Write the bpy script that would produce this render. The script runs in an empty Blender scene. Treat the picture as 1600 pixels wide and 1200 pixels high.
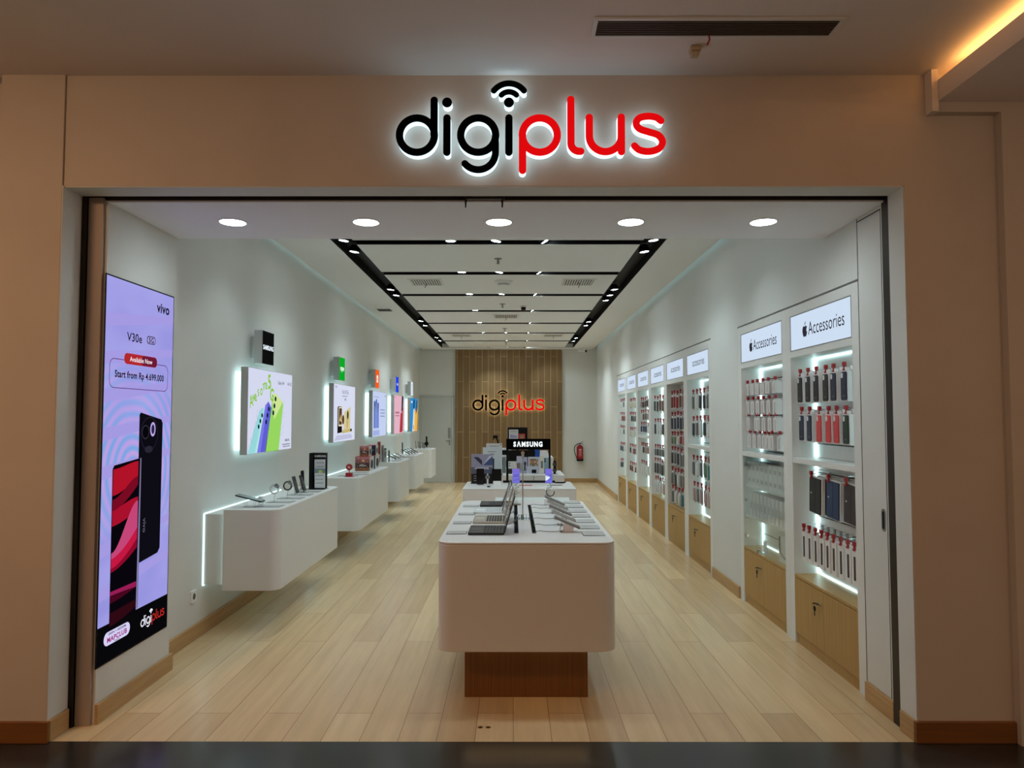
import bpy, bmesh, math, random
from mathutils import Matrix, Vector
random.seed(7)
S = bpy.context.scene
COL = S.collection
PI = math.pi

# ---------------------------------------------------------------- camera, view, world
F_PX = 1110.0
PITCH = math.atan(52 / F_PX)
cam_d = bpy.data.cameras.new('camera'); cam = bpy.data.objects.new('camera', cam_d); COL.objects.link(cam)
cam_d.sensor_fit = 'HORIZONTAL'; cam_d.sensor_width = 36.0; cam_d.lens = 36.0 * F_PX / 1600.0
cam_d.clip_start = 0.05; cam_d.clip_end = 100
cam.location = (0, 0, 1.55)
cam.rotation_euler = (PI / 2 + PITCH, 0, math.radians(0.103))
S.camera = cam
S.view_settings.view_transform = 'Standard'
S.view_settings.look = 'None'
S.view_settings.gamma = 1.0
S.view_settings.use_curve_mapping = False
S.view_settings.exposure = 0.0
W = bpy.data.worlds.new('mall_ambient'); S.world = W; W.use_nodes = True
bg = W.node_tree.nodes['Background']
bg.inputs[0].default_value = (1.0, 0.66, 0.42, 1); bg.inputs[1].default_value = 0.27
COOL = (0.80, 0.95, 1.0)      # store lamps
STRIP = (0.64, 0.98, 1.0)      # led strips
WARM = (1.0, 0.55, 0.28)       # added mall fill lamps
L_SOFFIT, L_SPOT, L_STRIP, L_MALL = 36.0, 40.0, 4.2, 15.0

def cone(name, parent, z, watts, deg, blend):
    d = bpy.data.lights.new(name, 'SPOT'); d.energy = watts; d.color = COOL; d.spot_size = math.radians(deg); d.spot_blend = blend; d.shadow_soft_size = 0.04
    o = bpy.data.objects.new(name, d); COL.objects.link(o); o.parent = parent; o.location = (0, 0, z)
    return o
def area(name, loc, rot, sx, sy, watts, color):
    d = bpy.data.lights.new(name, 'AREA'); d.shape = 'RECTANGLE'; d.size = sx; d.size_y = sy
    d.energy = watts; d.color = color
    o = bpy.data.objects.new(name, d); COL.objects.link(o); o.location = loc; o.rotation_euler = rot
    return o
# unseen fill lamps added on the mall side to light the facade
for _x, _k in ((-3.0, 3.0), (0.2, 0.45), (3.0, 1.0)):
    area('mall_fill_lamp', (_x, 1.0, 3.22 if _x < 2 else 3.09), (math.radians(14), 0, 0), 0.5, 0.5, L_MALL * _k, WARM)

# ---------------------------------------------------------------- materials
def lin(c):
    return tuple((x / 255 / 12.92 if x / 255 <= 0.04045 else ((x / 255 + 0.055) / 1.055) ** 2.4) for x in c)
_M = {}
def pbr(name, c, rough=0.5, metal=0.0, spec=0.5, noise=0.0, nscale=6.0, bump=0.0):
    if name in _M: return _M[name]
    m = bpy.data.materials.new(name); m.use_nodes = True; nt = m.node_tree; b = nt.nodes['Principled BSDF']
    c = lin(c)
    b.inputs['Base Color'].default_value = (*c, 1); b.inputs['Roughness'].default_value = rough
    b.inputs['Metallic'].default_value = metal; b.inputs['Specular IOR Level'].default_value = spec
    tc = nt.nodes.new('ShaderNodeTexCoord'); n = nt.nodes.new('ShaderNodeTexNoise')
    n.inputs['Scale'].default_value = nscale; n.inputs['Detail'].default_value = 5
    nt.links.new(tc.outputs['Object'], n.inputs['Vector'])
    if noise:
        mx = nt.nodes.new('ShaderNodeMix'); mx.data_type = 'RGBA'
        mx.inputs[6].default_value = (*[x * (1 - noise) for x in c], 1)
        mx.inputs[7].default_value = (*[min(1, x * (1 + noise)) for x in c], 1)
        nt.links.new(n.outputs['Fac'], mx.inputs[0]); nt.links.new(mx.outputs[2], b.inputs['Base Color'])
    if bump:
        bp = nt.nodes.new('ShaderNodeBump'); bp.inputs['Strength'].default_value = bump; bp.inputs['Distance'].default_value = 0.002
        n2 = nt.nodes.new('ShaderNodeTexNoise'); n2.inputs['Scale'].default_value = 140
        nt.links.new(tc.outputs['Object'], n2.inputs['Vector'])
        nt.links.new(n2.outputs['Fac'], bp.inputs['Height']); nt.links.new(bp.outputs['Normal'], b.inputs['Normal'])
    _M[name] = m; return m
def em(name, c, strength=1.0, linear=False):
    if name in _M: return _M[name]
    m = bpy.data.materials.new(name); m.use_nodes = True; nt = m.node_tree
    for n in list(nt.nodes):
        if n.type != 'OUTPUT_MATERIAL': nt.nodes.remove(n)
    e = nt.nodes.new('ShaderNodeEmission'); e.inputs[0].default_value = (*(c if linear else lin(c)), 1); e.inputs[1].default_value = strength
    nt.links.new(e.outputs[0], nt.nodes['Material Output'].inputs[0])
    _M[name] = m; return m
def emc(c, s=1.0):  # emissive print colour by value
    return em('lit_print_%02x%02x%02x_%d' % (*c, int(s * 100)), c, s)
def pc(c, rough=0.45):
    return pbr('paint_%02x%02x%02x' % tuple(c), c, rough)
def glass(name, tint=(1, 1, 1), gl=0.12):
    if name in _M: return _M[name]
    m = bpy.data.materials.new(name); m.use_nodes = True; nt = m.node_tree
    for n in list(nt.nodes):
        if n.type != 'OUTPUT_MATERIAL': nt.nodes.remove(n)
    t = nt.nodes.new('ShaderNodeBsdfTransparent'); t.inputs[0].default_value = (*tint, 1)
    g = nt.nodes.new('ShaderNodeBsdfGlossy'); g.inputs['Roughness'].default_value = 0.04
    lw = nt.nodes.new('ShaderNodeLayerWeight'); lw.inputs[0].default_value = gl
    mx = nt.nodes.new('ShaderNodeMixShader')
    nt.links.new(lw.outputs['Facing'], mx.inputs[0]); nt.links.new(t.outputs[0], mx.inputs[1]); nt.links.new(g.outputs[0], mx.inputs[2])
    nt.links.new(mx.outputs[0], nt.nodes['Material Output'].inputs[0])
    _M[name] = m; return m
def wood(name, c1, c2, order, width, row, mortar, cm, rough=0.4, grain=0.35, offset=0.37, gscale=(60, 2.2, 60)):
    """boards by a Brick texture; order picks the object axes for (along the board, across it)"""
    m = bpy.data.materials.new(name); m.use_nodes = True; nt = m.node_tree; b = nt.nodes['Principled BSDF']; L = nt.links.new
    tc = nt.nodes.new('ShaderNodeTexCoord'); sp = nt.nodes.new('ShaderNodeSeparateXYZ'); cb = nt.nodes.new('ShaderNodeCombineXYZ')
    L(tc.outputs['Object'], sp.inputs[0]); L(sp.outputs[order[0]], cb.inputs[0]); L(sp.outputs[order[1]], cb.inputs[1])
    br = nt.nodes.new('ShaderNodeTexBrick'); br.offset = offset; br.squash = 1.0
    br.inputs['Color1'].default_value = (*lin(c1), 1); br.inputs['Color2'].default_value = (*lin(c2), 1); br.inputs['Mortar'].default_value = (*lin(cm), 1)
    br.inputs['Scale'].default_value = 1.0; br.inputs['Mortar Size'].default_value = mortar; br.inputs['Mortar Smooth'].default_value = 0.1
    br.inputs['Brick Width'].default_value = width; br.inputs['Row Height'].default_value = row
    L(cb.outputs[0], br.inputs['Vector'])
    mp = nt.nodes.new('ShaderNodeMapping'); mp.inputs['Scale'].default_value = gscale; L(tc.outputs['Object'], mp.inputs['Vector'])
    n = nt.nodes.new('ShaderNodeTexNoise'); n.inputs['Scale'].default_value = 1.0; n.inputs['Detail'].default_value = 6; n.inputs['Roughness'].default_value = 0.6
    L(mp.outputs[0], n.inputs['Vector'])
    rp = nt.nodes.new('ShaderNodeMapRange'); rp.inputs['From Min'].default_value = 0.3; rp.inputs['From Max'].default_value = 0.7
    rp.inputs['To Min'].default_value = 1 - grain; rp.inputs['To Max'].default_value = 1 + grain * 0.5
    L(n.outputs['Fac'], rp.inputs['Value'])
    mx = nt.nodes.new('ShaderNodeMix'); mx.data_type = 'RGBA'; mx.blend_type = 'MULTIPLY'; mx.inputs[0].default_value = 1.0
    L(br.outputs['Color'], mx.inputs[6]); L(rp.outputs[0], mx.inputs[7]); L(mx.outputs[2], b.inputs['Base Color'])
    b.inputs['Roughness'].default_value = rough
    bp = nt.nodes.new('ShaderNodeBump'); bp.inputs['Strength'].default_value = 0.25; bp.inputs['Distance'].default_value = 0.001
    L(n.outputs['Fac'], bp.inputs['Height']); L(bp.outputs[0], b.inputs['Normal'])
    _M[name] = m; return m

def plaster(name, c, marks):
    """painted wall with faint roller mottling and a few grubby scuffs low down"""
    m = bpy.data.materials.new(name); m.use_nodes = True; nt = m.node_tree; b = nt.nodes['Principled BSDF']; L = nt.links.new
    tc = nt.nodes.new('ShaderNodeTexCoord'); n = nt.nodes.new('ShaderNodeTexNoise'); n.inputs['Scale'].default_value = 2.3; n.inputs['Detail'].default_value = 6
    L(tc.outputs['Object'], n.inputs['Vector'])
    c = lin(c)
    r = nt.nodes.new('ShaderNodeValToRGB')
    r.color_ramp.elements[0].position = 0.30; r.color_ramp.elements[0].color = (*[x * (1 - marks) for x in c], 1)
    r.color_ramp.elements[1].position = 0.55; r.color_ramp.elements[1].color = (*c, 1)
    L(n.outputs['Fac'], r.inputs[0]); L(r.outputs[0], b.inputs['Base Color'])
    b.inputs['Roughness'].default_value = 0.7; b.inputs['Specular IOR Level'].default_value = 0.25
    _M[name] = m; return m
WALL = plaster('white_plaster', (216, 217, 213), 0.03)
CEIL = pbr('ceiling_paint', (230, 232, 232), 0.8, spec=0.2)
FACADE = plaster('facade_plaster', (206, 196, 186), 0.06)
MALLCEIL = plaster('mall_ceiling_paint', (232, 224, 218), 0.03)
LAQ = pbr('white_lacquer', (226, 226, 224), 0.32, noise=0.01)
LAQ2 = pbr('white_laminate', (222, 223, 220), 0.42)
FLOORW = wood('oak_floor', (226, 199, 155), (204, 175, 133), (1, 0), 1.9, 0.185, 0.0016, (150, 122, 84), 0.24, 0.12, 0.37, (20, 1.2, 20))
PANELW = wood('oak_wall_slats', (134, 106, 68), (122, 94, 58), (2, 0), 1.2, 0.149, 0.0045, (190, 165, 118), 0.5, 0.25, 0.5, (70, 70, 1.6))
CABW = wood('oak_veneer', (178, 140, 80), (178, 140, 80), (2, 1), 30, 30, 0.0, (178, 140, 80), 0.42, 0.22, 0, (90, 90, 1.5))
BASEW = wood('oak_baseboard', (186, 148, 98), (186, 148, 98), (2, 1), 30, 30, 0.0, (186, 148, 98), 0.4, 0.2, 0, (2.5, 2.5, 70))
PLINW = wood('oak_plinth', (124, 80, 34), (124, 80, 34), (2, 1), 30, 30, 0.0, (150, 110, 62), 0.42, 0.35, 0, (90, 90, 1.2))
STONE = wood('dark_stone_tiles', (50, 48, 46), (42, 41, 40), (0, 1), 1.2, 0.9, 0.003, (30, 30, 32), 0.22, 0.35, 0.0, (5, 5, 5))
BLACK = pbr('matte_black', (11, 11, 12), 0.6, spec=.2)
GBLACK = pbr('gloss_black', (7, 7, 8), 0.15, spec=.3)
DARKM = pbr('dark_bronze_metal', (52, 44, 38), 0.35, 0.7)
TAUPE = pbr('taupe_shutter_metal', (168, 152, 140), 0.45, 0.0)
SCR = pbr('dark_screen', (14, 15, 20), .12)
CHROME = pbr('chrome', (205, 208, 210), 0.16, 1.0)
STEEL = pbr('brushed_steel', (150, 152, 152), 0.35, 1.0)
GREYP = pbr('grey_plastic', (120, 122, 124), 0.5)
WHITEP = pbr('white_plastic', (232, 233, 234), 0.35)
CARD = pbr('white_card', (230, 231, 232), 0.5)
REDP = pbr('red_plastic', (165, 14, 26), 0.35)
CLEAR = glass('clear_acrylic', (0.93, 0.96, 0.96), 0.35)
GLASS = glass('door_glass', (0.93, 0.965, 0.96), 0.12)
E_SOF = em('downlight_lens', COOL, L_SOFFIT, True)
E_SPOT = em('spot_lens', COOL, L_SPOT, True)
E_STRIP = em('led_strip', STRIP, L_STRIP, True)
E_HALO = em('halo_strip', STRIP, 2.6, True)
E_FULL = em('halo_side', STRIP, 2.8, True)
E_COVE = em('cove_strip', STRIP, 0.9, True)
E_WSTRIP = em('warm_plinth_strip', (1, 0.72, 0.36), 3.2, True)
E_BOX = emc((206, 222, 242), 1.0)

# ---------------------------------------------------------------- mesh building
class MB:
    def __init__(s, M=None): s.v = []; s.f = []; s.mi = []; s.mats = []; s.M = M
    def _m(s, mat):
        if mat not in s.mats: s.mats.append(mat)
        return s.mats.index(mat)
    def add(s, vs, fs, mat):
        b = len(s.v); k = s._m(mat)
        for p in vs:
            p = Vector(p); s.v.append(tuple(s.M @ p) if s.M is not None else tuple(p))
        for f in fs: s.f.append([b + i for i in f]); s.mi.append(k)
        return s
    def box(s, x0, x1, y0, y1, z0, z1, mat):
        v = [(x0, y0, z0), (x1, y0, z0), (x1, y1, z0), (x0, y1, z0), (x0, y0, z1), (x1, y0, z1), (x1, y1, z1), (x0, y1, z1)]
        return s.add(v, [(3, 2, 1, 0), (4, 5, 6, 7), (0, 1, 5, 4), (1, 2, 6, 5), (2, 3, 7, 6), (3, 0, 4, 7)], mat)
    def prism(s, pts, d0, d1, mat, axis='z', frame=None):
        n = len(pts)
        def P(a, b, d):
            if frame: o, U, V, N = frame; return o + U * a + V * b + N * d
            return {'z': (a, b, d), 'y': (a, d, b), 'x': (d, a, b)}[axis]
        v = [P(a, b, d0) for a, b in pts] + [P(a, b, d1) for a, b in pts]
        f = [tuple(range(n - 1, -1, -1)), tuple(range(n, 2 * n))] + [(i, (i + 1) % n, n + (i + 1) % n, n + i) for i in range(n)]
        return s.add(v, f, mat)
    def flat(s, pts, frame, d, mat):
        o, U, V, N = frame
        return s.add([o + U * a + V * b + N * d for a, b in pts], [tuple(range(len(pts)))], mat)
    def cyl(s, p0, p1, r0, r1, mat, seg=20, caps=True):
        p0, p1 = Vector(p0), Vector(p1); a = (p1 - p0).normalized()
        u = a.orthogonal().normalized(); w = a.cross(u)
        v = []
        for p, r in ((p0, r0), (p1, r1)):
            for i in range(seg):
                t = 2 * PI * i / seg; v.append(p + (u * math.cos(t) + w * math.sin(t)) * r)
        f = [(i, (i + 1) % seg, seg + (i + 1) % seg, seg + i) for i in range(seg)]
        if caps: f += [tuple(range(seg - 1, -1, -1)), tuple(range(seg, 2 * seg))]
        return s.add(v, f, mat)
    def lathe(s, prof, mat, seg=24, c=(0, 0, 0)):
        v = []; n = len(prof)
        for i in range(seg):
            t = 2 * PI * i / seg
            for r, z in prof: v.append((c[0] + r * math.cos(t), c[1] + r * math.sin(t), c[2] + z))
        f = [(i * n + j, ((i + 1) % seg) * n + j, ((i + 1) % seg) * n + j + 1, i * n + j + 1) for i in range(seg) for j in range(n - 1)]
        return s.add(v, f, mat)
    def tube(s, path, r, mat, seg=8):
        path = [Vector(p) for p in path]; n = len(path); v = []
        up = None
        for i, p in enumerate(path):
            a = (path[min(i + 1, n - 1)] - path[max(i - 1, 0)]).normalized()
            u = a.orthogonal().normalized() if up is None else (up - a * up.dot(a)).normalized()
            up = u; w = a.cross(u)
            for k in range(seg):
                t = 2 * PI * k / seg; v.append(p + (u * math.cos(t) + w * math.sin(t)) * r)
        f = [(i * seg + k, i * seg + (k + 1) % seg, (i + 1) * seg + (k + 1) % seg, (i + 1) * seg + k) for i in range(n - 1) for k in range(seg)]
        f += [tuple(range(seg - 1, -1, -1)), tuple((n - 1) * seg + k for k in range(seg))]
        return s.add(v, f, mat)
    def text(s, t, frame, x, y, size, mat, d=0.0006, xs=1.0, bold=0.0, rot=0.0, align='l', depth=0.0, shear=0.0):
        vs, fs, w = text_mesh(t, bold, depth / size if depth else 0, shear)
        if align == 'c': off = -w * size * xs / 2
        elif align == 'r': off = -w * size * xs
        else: off = 0
        o, U, V, N = frame; c, sn = math.cos(rot), math.sin(rot); out = []
        for a, b, e in vs:
            a = a * size * xs + off; b = b * size
            out.append(o + U * (x + a * c - b * sn) + V * (y + a * sn + b * c) + N * (d + e * size))
        return s.add(out, fs, mat)
    def build(s, name, parent=None, bevel=0.0, smooth=False, seg=2):
        me = bpy.data.meshes.new(name); me.from_pydata(s.v, [], s.f)
        for m in s.mats: me.materials.append(m)
        for p, k in zip(me.polygons, s.mi): p.material_index = k
        bm = bmesh.new(); bm.from_mesh(me); bmesh.ops.recalc_face_normals(bm, faces=bm.faces); bm.to_mesh(me); bm.free()
        me.validate(); me.update()
        o = bpy.data.objects.new(name, me); COL.objects.link(o)
        if parent is not None: o.parent = parent
        if smooth: me.shade_smooth() if hasattr(me, 'shade_smooth') else None
        if smooth:
            try: me.set_sharp_from_angle(angle=math.radians(35))
            except Exception: pass
        if bevel:
            b = o.modifiers.new('bevel', 'BEVEL'); b.width = bevel; b.segments = seg; b.limit_method = 'ANGLE'; b.angle_limit = math.radians(40)
            b.use_clamp_overlap = True
        return o
_T = {}
def text_mesh(t, bold, depth, shear):
    k = (t, bold, round(depth, 5), shear)
    if k in _T: return _T[k]
    cu = bpy.data.curves.new('t', 'FONT'); cu.body = t; cu.size = 1.0; cu.offset = bold; cu.extrude = depth / 2; cu.resolution_u = 3; cu.shear = shear
    cu.space_character = 1.0 + bold * 2
    o = bpy.data.objects.new('t', cu); COL.objects.link(o)
    dg = bpy.context.evaluated_depsgraph_get(); ev = o.evaluated_get(dg); me = ev.to_mesh()
    vs = [(v.co.x, v.co.y, v.co.z + depth / 2) for v in me.vertices]; fs = [tuple(p.vertices) for p in me.polygons]
    ev.to_mesh_clear(); bpy.data.objects.remove(o); bpy.data.curves.remove(cu)
    x0 = min(v[0] for v in vs); x1 = max(v[0] for v in vs)
    vs = [(a - x0, b, c) for a, b, c in vs]
    _T[k] = (vs, fs, x1 - x0); return _T[k]
def FR(o, U, V):
    U = Vector(U).normalized(); V = Vector(V).normalized(); return (Vector(o), U, V, U.cross(V))
def rect(x0, x1, y0, y1): return [(x0, y0), (x1, y0), (x1, y1), (x0, y1)]
def rrect(x0, x1, y0, y1, r, n=5):
    r = min(r, (x1 - x0) / 2 - 1e-5, (y1 - y0) / 2 - 1e-5); p = []
    for cx, cy, a in ((x1 - r, y1 - r, 0), (x0 + r, y1 - r, 90), (x0 + r, y0 + r, 180), (x1 - r, y0 + r, 270)):
        for i in range(n + 1):
            t = math.radians(a + 90 * i / n); p.append((cx + r * math.cos(t), cy + r * math.sin(t)))
    return p
def ell(cx, cy, rx, ry, n=20, rot=0):
    out = []
    for i in range(n):
        t = 2 * PI * i / n; a, b = rx * math.cos(t), ry * math.sin(t)
        out.append((cx + a * math.cos(rot) - b * math.sin(rot), cy + a * math.sin(rot) + b * math.cos(rot)))
    return out
def tag(o, label=None, cat=None, group=None, kind=None):
    if label: o['label'] = label
    if cat: o['category'] = cat
    if group: o['group'] = group
    if kind: o['kind'] = kind
    return o
def thing(name, label, cat, loc=(0, 0, 0), rz=0.0, group=None, rot=None):
    o = bpy.data.objects.new(name, None); COL.objects.link(o); o.empty_display_size = 0.05
    o.location = loc; o.rotation_euler = rot if rot else (0, 0, rz)
    return tag(o, label, cat, group)
def dup(root, loc, rz=None, label=None, group=None):
    r = root.copy(); COL.objects.link(r); r.location = loc
    if rz is not None: r.rotation_euler = (0, 0, rz)
    if label: r['label'] = label
    if group: r['group'] = group
    for ch in list(root.children):
        c = ch.copy(); COL.objects.link(c); c.parent = r
        for g in list(ch.children):
            e = g.copy(); COL.objects.link(e); e.parent = c
    return r
def struct(mb, name, bevel=0.0):
    return tag(mb.build(name, None, bevel), kind='structure')
ORD = ['first', 'second', 'third', 'fourth', 'fifth', 'sixth', 'seventh', 'eighth', 'ninth', 'tenth', 'eleventh', 'twelfth']

# ---------------------------------------------------------------- the setting
XL, XR, YF, YB, ZC = -2.24, 1.95, 3.474, 17.0, 3.17
ZR = 3.5
m = MB(); m.box(XL - 0.3, 2.5, YF, YB + 0.2, -0.1, 0.0, FLOORW); struct(m, 'floor')
m = MB(); m.box(-5, 5, -3.5, YF, -0.1, 0.0, STONE); tag(m.build('floor_mall'), kind='structure')

# store walls
m = MB(); m.box(XL - 0.15, XL, 3.66, YB, 0, ZR, WALL)
struct(m, 'wall_left')
m = MB(); m.box(XL, -2.115, 3.66, 4.43, 0, 2.674, WALL); struct(m, 'wall_pier_left')
m = MB(); m.box(XL - 0.15, 2.3, YB, YB + 0.15, 0, ZR, WALL); struct(m, 'wall_back')
m = MB()
ZT = 2.325
m.box(XR, 2.3, 3.69, 13.5, ZT + 0.008, ZR, WALL)
m.box(XR, 2.3, 3.69, 3.99, 0, ZT + 0.008, WALL)
m.box(XR, 2.3, 6.16, 7.00, 0, ZT + 0.008, WALL)
m.box(XR, 2.3, 13.36, 13.5, 0, ZT + 0.008, WALL)
m.box(2.16, 2.3, 3.99, 13.4, 0, ZT + 0.008, WALL)
m.prism([(XR, 13.5), (2.3, 13.5), (2.3, YB), (2.0, YB)], 0, ZR, WALL)
struct(m, 'wall_right')

# ceiling island with its black lighting channels
bars = [5.10 + 1.42 * k for k in range(9)]
m = MB()
cl0, cl1, cr0, cr1 = -1.67, -1.47, 1.19, 1.40
m.box(-2.19, cl0, 4.44, YB - 0.05, ZC, ZC + 0.1, CEIL)
m.box(cr1, 1.885, 4.44, YB - 0.05, ZC, ZC + 0.1, CEIL)
m.box(cl0, cr1, 4.44, bars[0] - 0.085, ZC, ZC + 0.1, CEIL)
m.box(cl0, cr1, bars[-1] + 0.085, YB - 0.05, ZC, ZC + 0.1, CEIL)
for a, b in zip(bars[:-1], bars[1:]): m.box(cl1, cr0, a + 0.085, b - 0.085, ZC, ZC + 0.1, CEIL)
m.box(XL, 2.0, 4.43, YB, ZR, ZR + 0.1, CEIL)
struct(m, 'ceiling')
m = MB(); m.box(cl0, cr1, bars[0] - 0.085, bars[-1] + 0.085, ZC + 0.1, ZC + 0.12, BLACK)
m.box(cl0, cl0 + .004, bars[0] - .085, bars[-1] + .085, ZC + .002, ZC + .1, BLACK); m.box(cr1 - .004, cr1, bars[0] - .085, bars[-1] + .085, ZC + .002, ZC + .1, BLACK)
for i, (a, b) in enumerate(zip(bars[:-1], bars[1:])):
    m.box(cl1 - .004, cl1, a + .085, b - .085, ZC + .002, ZC + .1, BLACK); m.box(cr0, cr0 + .004, a + .085, b - .085, ZC + .002, ZC + .1, BLACK)
    m.box(cl1, cr0, a + .081, a + .085, ZC + .002, ZC + .1, BLACK); m.box(cl1, cr0, b - .085, b - .081, ZC + .002, ZC + .1, BLACK)
struct(m, 'ceiling_light_channel')
# cove strips beside the island
m = MB(); m.box(-2.192, -2.19, 4.6, YB - 0.2, ZC + 0.03, ZC + 0.07, E_COVE)
tag(m.build('cove_light_strip'), 'thin cool light strip in ceiling slot along left wall', 'light strip')
m = MB(); m.box(1.885, 1.887, 4.6, YB - 0.2, ZC + 0.03, ZC + 0.07, E_COVE)
tag(m.build('cove_light_strip'), 'thin cool light strip in ceiling slot along right wall', 'light strip')
# entrance soffit
SOFF = pbr('soffit_paint', (243, 244, 248), .8, spec=.2)
m = MB(); m.box(XL, XR + 0.05, 3.665, 4.43, 2.674, 2.72, SOFF); m.box(XL, XR + 0.05, 4.39, 4.43, 2.72, ZR, SOFF)
m.box(XL, XR + .05, 3.665, 3.70, 2.72, 3.3, BLACK)
struct(m, 'ceiling_entrance_soffit')

# facade
PX0, PX1 = -2.55, -2.235
m = MB()
m.box(PX0, PX1, 3.464, 3.62, 0, 3.257, FACADE)                         # left pier
m.box(PX1 + 0.004, 4.6, YF, 3.62, 2.697, 3.4, FACADE)                  # header
m.box(1.938, 2.4, YF, 3.62, 0, 2.697, FACADE)                          # right pier
m.box(2.398, 4.6, 3.43, 3.62, 0, 3.05, FACADE)                         # projecting pier
m.box(2.055, 4.6, 3.43, YF, 3.05, 3.10, FACADE)                        # ledge under the dropped ceiling
m.box(-5, PX0 - .02, 3.56, 3.7, 0, 3.4, FACADE)
m.box(PX0 - .02, PX1 + .01, 3.52, 3.62, 3.2, 3.4, FACADE)
struct(m, 'wall_front')
# white reveal linings of the opening
m = MB()
m.box(PX1, PX1 + 0.006, 3.466, 3.62, 0, 2.697, WALL); m.box(1.932, 1.938, 3.476, 3.62, 0, 2.697, WALL); m.box(PX1, 1.938, 3.476, 3.62, 2.691, 2.697, WALL)
struct(m, 'trim_1')
# shutter guides: dark slots and taupe posts
m = MB()
m.box(-2.24, -2.205, 3.62, 3.665, 0, 2.8, DARKM); m.box(1.934, 1.99, 3.62, 3.69, 0, 2.8, DARKM)
m.box(-2.205, 1.934, 3.622, 3.664, 2.755, 2.76, BLACK)
m.box(-2.2, 1.93, 3.655, 3.664, 2.682, 2.755, DARKM)
m.box(-2.205, -2.13, 3.64, 3.66, 0, 2.69, TAUPE); m.box(-2.213, -2.205, 3.628, 3.66, 0, 2.69, TAUPE)
struct(m, 'trim_2')

# mall ceiling with cove on the right
m = MB()
m.box(-5, 4.6, -3.5, YF + 0.02, 3.257, 3.36, MALLCEIL)
m.box(2.085, 2.125, -3.5, YF, 3.10, 3.205, MALLCEIL)
m.box(2.125, 4.6, -3.5, YF, 3.10, 3.13, MALLCEIL)
m.box(2.052, 2.084, 3.415, YF - .001, 3.047, 3.257, MALLCEIL)
struct(m, 'ceiling_mall')
m = MB(); m.box(2.145, 2.16, -3.4, 3.3, 3.15, 3.208, em('warm_cove', (1.0, 0.46, 0.13), 15.0, True))
tag(m.build('cove_light_strip'), 'warm amber light strip hidden behind the mall ceiling upstand', 'light strip')

# baseboards
BASEF = wood('oak_baseboard_shaded', (132, 84, 38), (132, 84, 38), (2, 1), 30, 30, 0.0, (132, 84, 38), 0.4, 0.2, 0, (2.5, 2.5, 70))  # same oak for the front runs, dim light put into its colour
def base_run(name, segs, mat=None):
    m = MB()
    for s_ in segs: m.box(*s_, mat or BASEW)
    return tag(m.build(name, None, 0.003), kind='structure')
base_run('baseboard_left', [(-2.115, -2.097, 3.655, 4.45, 0, 0.10), (XL, -2.115, 4.43, 4.45, 0, 0.10), (XL, XL + 0.02, 4.45, YB, 0, 0.10)])
base_run('baseboard_back', [(1.165, 2.0, YB - 0.02, YB, 0, 0.10)])
m = MB(); m.box(XR - .018, XR, 3.69, 3.985, 0, .10, BASEW); m.box(XR - .018, XR, 6.17, 6.99, 0, .10, BASEW); m.box(XR - .018, XR, 13.37, 13.5, 0, .10, BASEW)
m.prism([(XR - .018, 13.5), (XR, 13.5), (2.0, YB - .02), (1.982, YB - .02)], 0, .10, BASEW)
struct(m, 'baseboard_right', 0.003)
base_run('baseboard_front', [(PX0, PX1 + 0.02, 3.446, 3.464, 0, 0.10), (1.918, 2.396, 3.456, YF, 0, 0.10)], BASEF)
base_run('baseboard_entrance', [(PX1 + 0.006, PX1 + 0.022, 3.464, 3.61, 0, 0.10), (1.915, 1.932, 3.474, 3.60, 0, 0.10)])

# back wall: slatted oak panel and the stockroom door
m = MB(); m.box(-1.385, 1.165, YB - 0.05, YB, 0, ZC + .1, PANELW); struct(m, 'wall_panel_back')
m = MB(); fr = pbr('door_paint', (196, 199, 194), 0.5)
m.box(-2.235, -2.195, YB - .03, YB, 0, 2.065, fr); m.box(-1.47, -1.43, YB - .03, YB, 0, 2.065, fr); m.box(-2.235, -1.43, YB - .03, YB, 2.03, 2.065, fr)
d = MB(); d.box(-2.19, -1.475, YB - .02, YB - .002, 0.005, 2.025, fr)
door = struct(d, 'door_1', 0.002); fo = m.build('door_frame', door, 0.002)
m = MB(); m.box(-1.56, -1.50, YB - .026, YB - .02, 1.05, 1.30, STEEL); m.build('push_plate', door, 0.001)
m = MB(); m.box(-1.535, -1.51, YB - .026, YB - .02, 0.88, 1.02, STEEL); m.cyl((-1.52, YB - .02, .99), (-1.52, YB - .07, .99), .01, .01, STEEL)
m.tube([(-1.52, YB - .065, .99), (-1.57, YB - .065, .99), (-1.60, YB - .06, .985)], .009, STEEL); m.cyl((-1.523, YB - .02, .9), (-1.523, YB - .04, .9), .012, .012, STEEL)
m.build('door_handle', door, 0, True)

# sliding panel door by the entrance on the right
m = MB(); m.box(XR - .003, XR, 3.70, 3.985, .104, 2.672, WALL)
p = struct(m, 'door_2')
m = MB(); g = pbr('shadow_gap', (60, 58, 56), .7)
m.box(XR - .0045, XR - .003, 3.980, 3.985, .104, 2.672, g); m.box(XR - .0045, XR - .003, 3.725, 3.729, .104, 2.655, g); m.box(XR - .0045, XR - .003, 3.729, 3.985, 2.65, 2.656, g)
m.build('groove', p)
m = MB(); fr_ = FR((XR - .003, 3.765, 1.01), (0, -1, 0), (0, 0, 1))
m.prism(rrect(-.02, .02, -.06, .06, .02), 0, .003, STEEL, frame=fr_); m.prism(rrect(-.012, .012, -.048, .048, .012), .003, .0034, BLACK, frame=fr_)
m.build('flush_pull', p)

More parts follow.
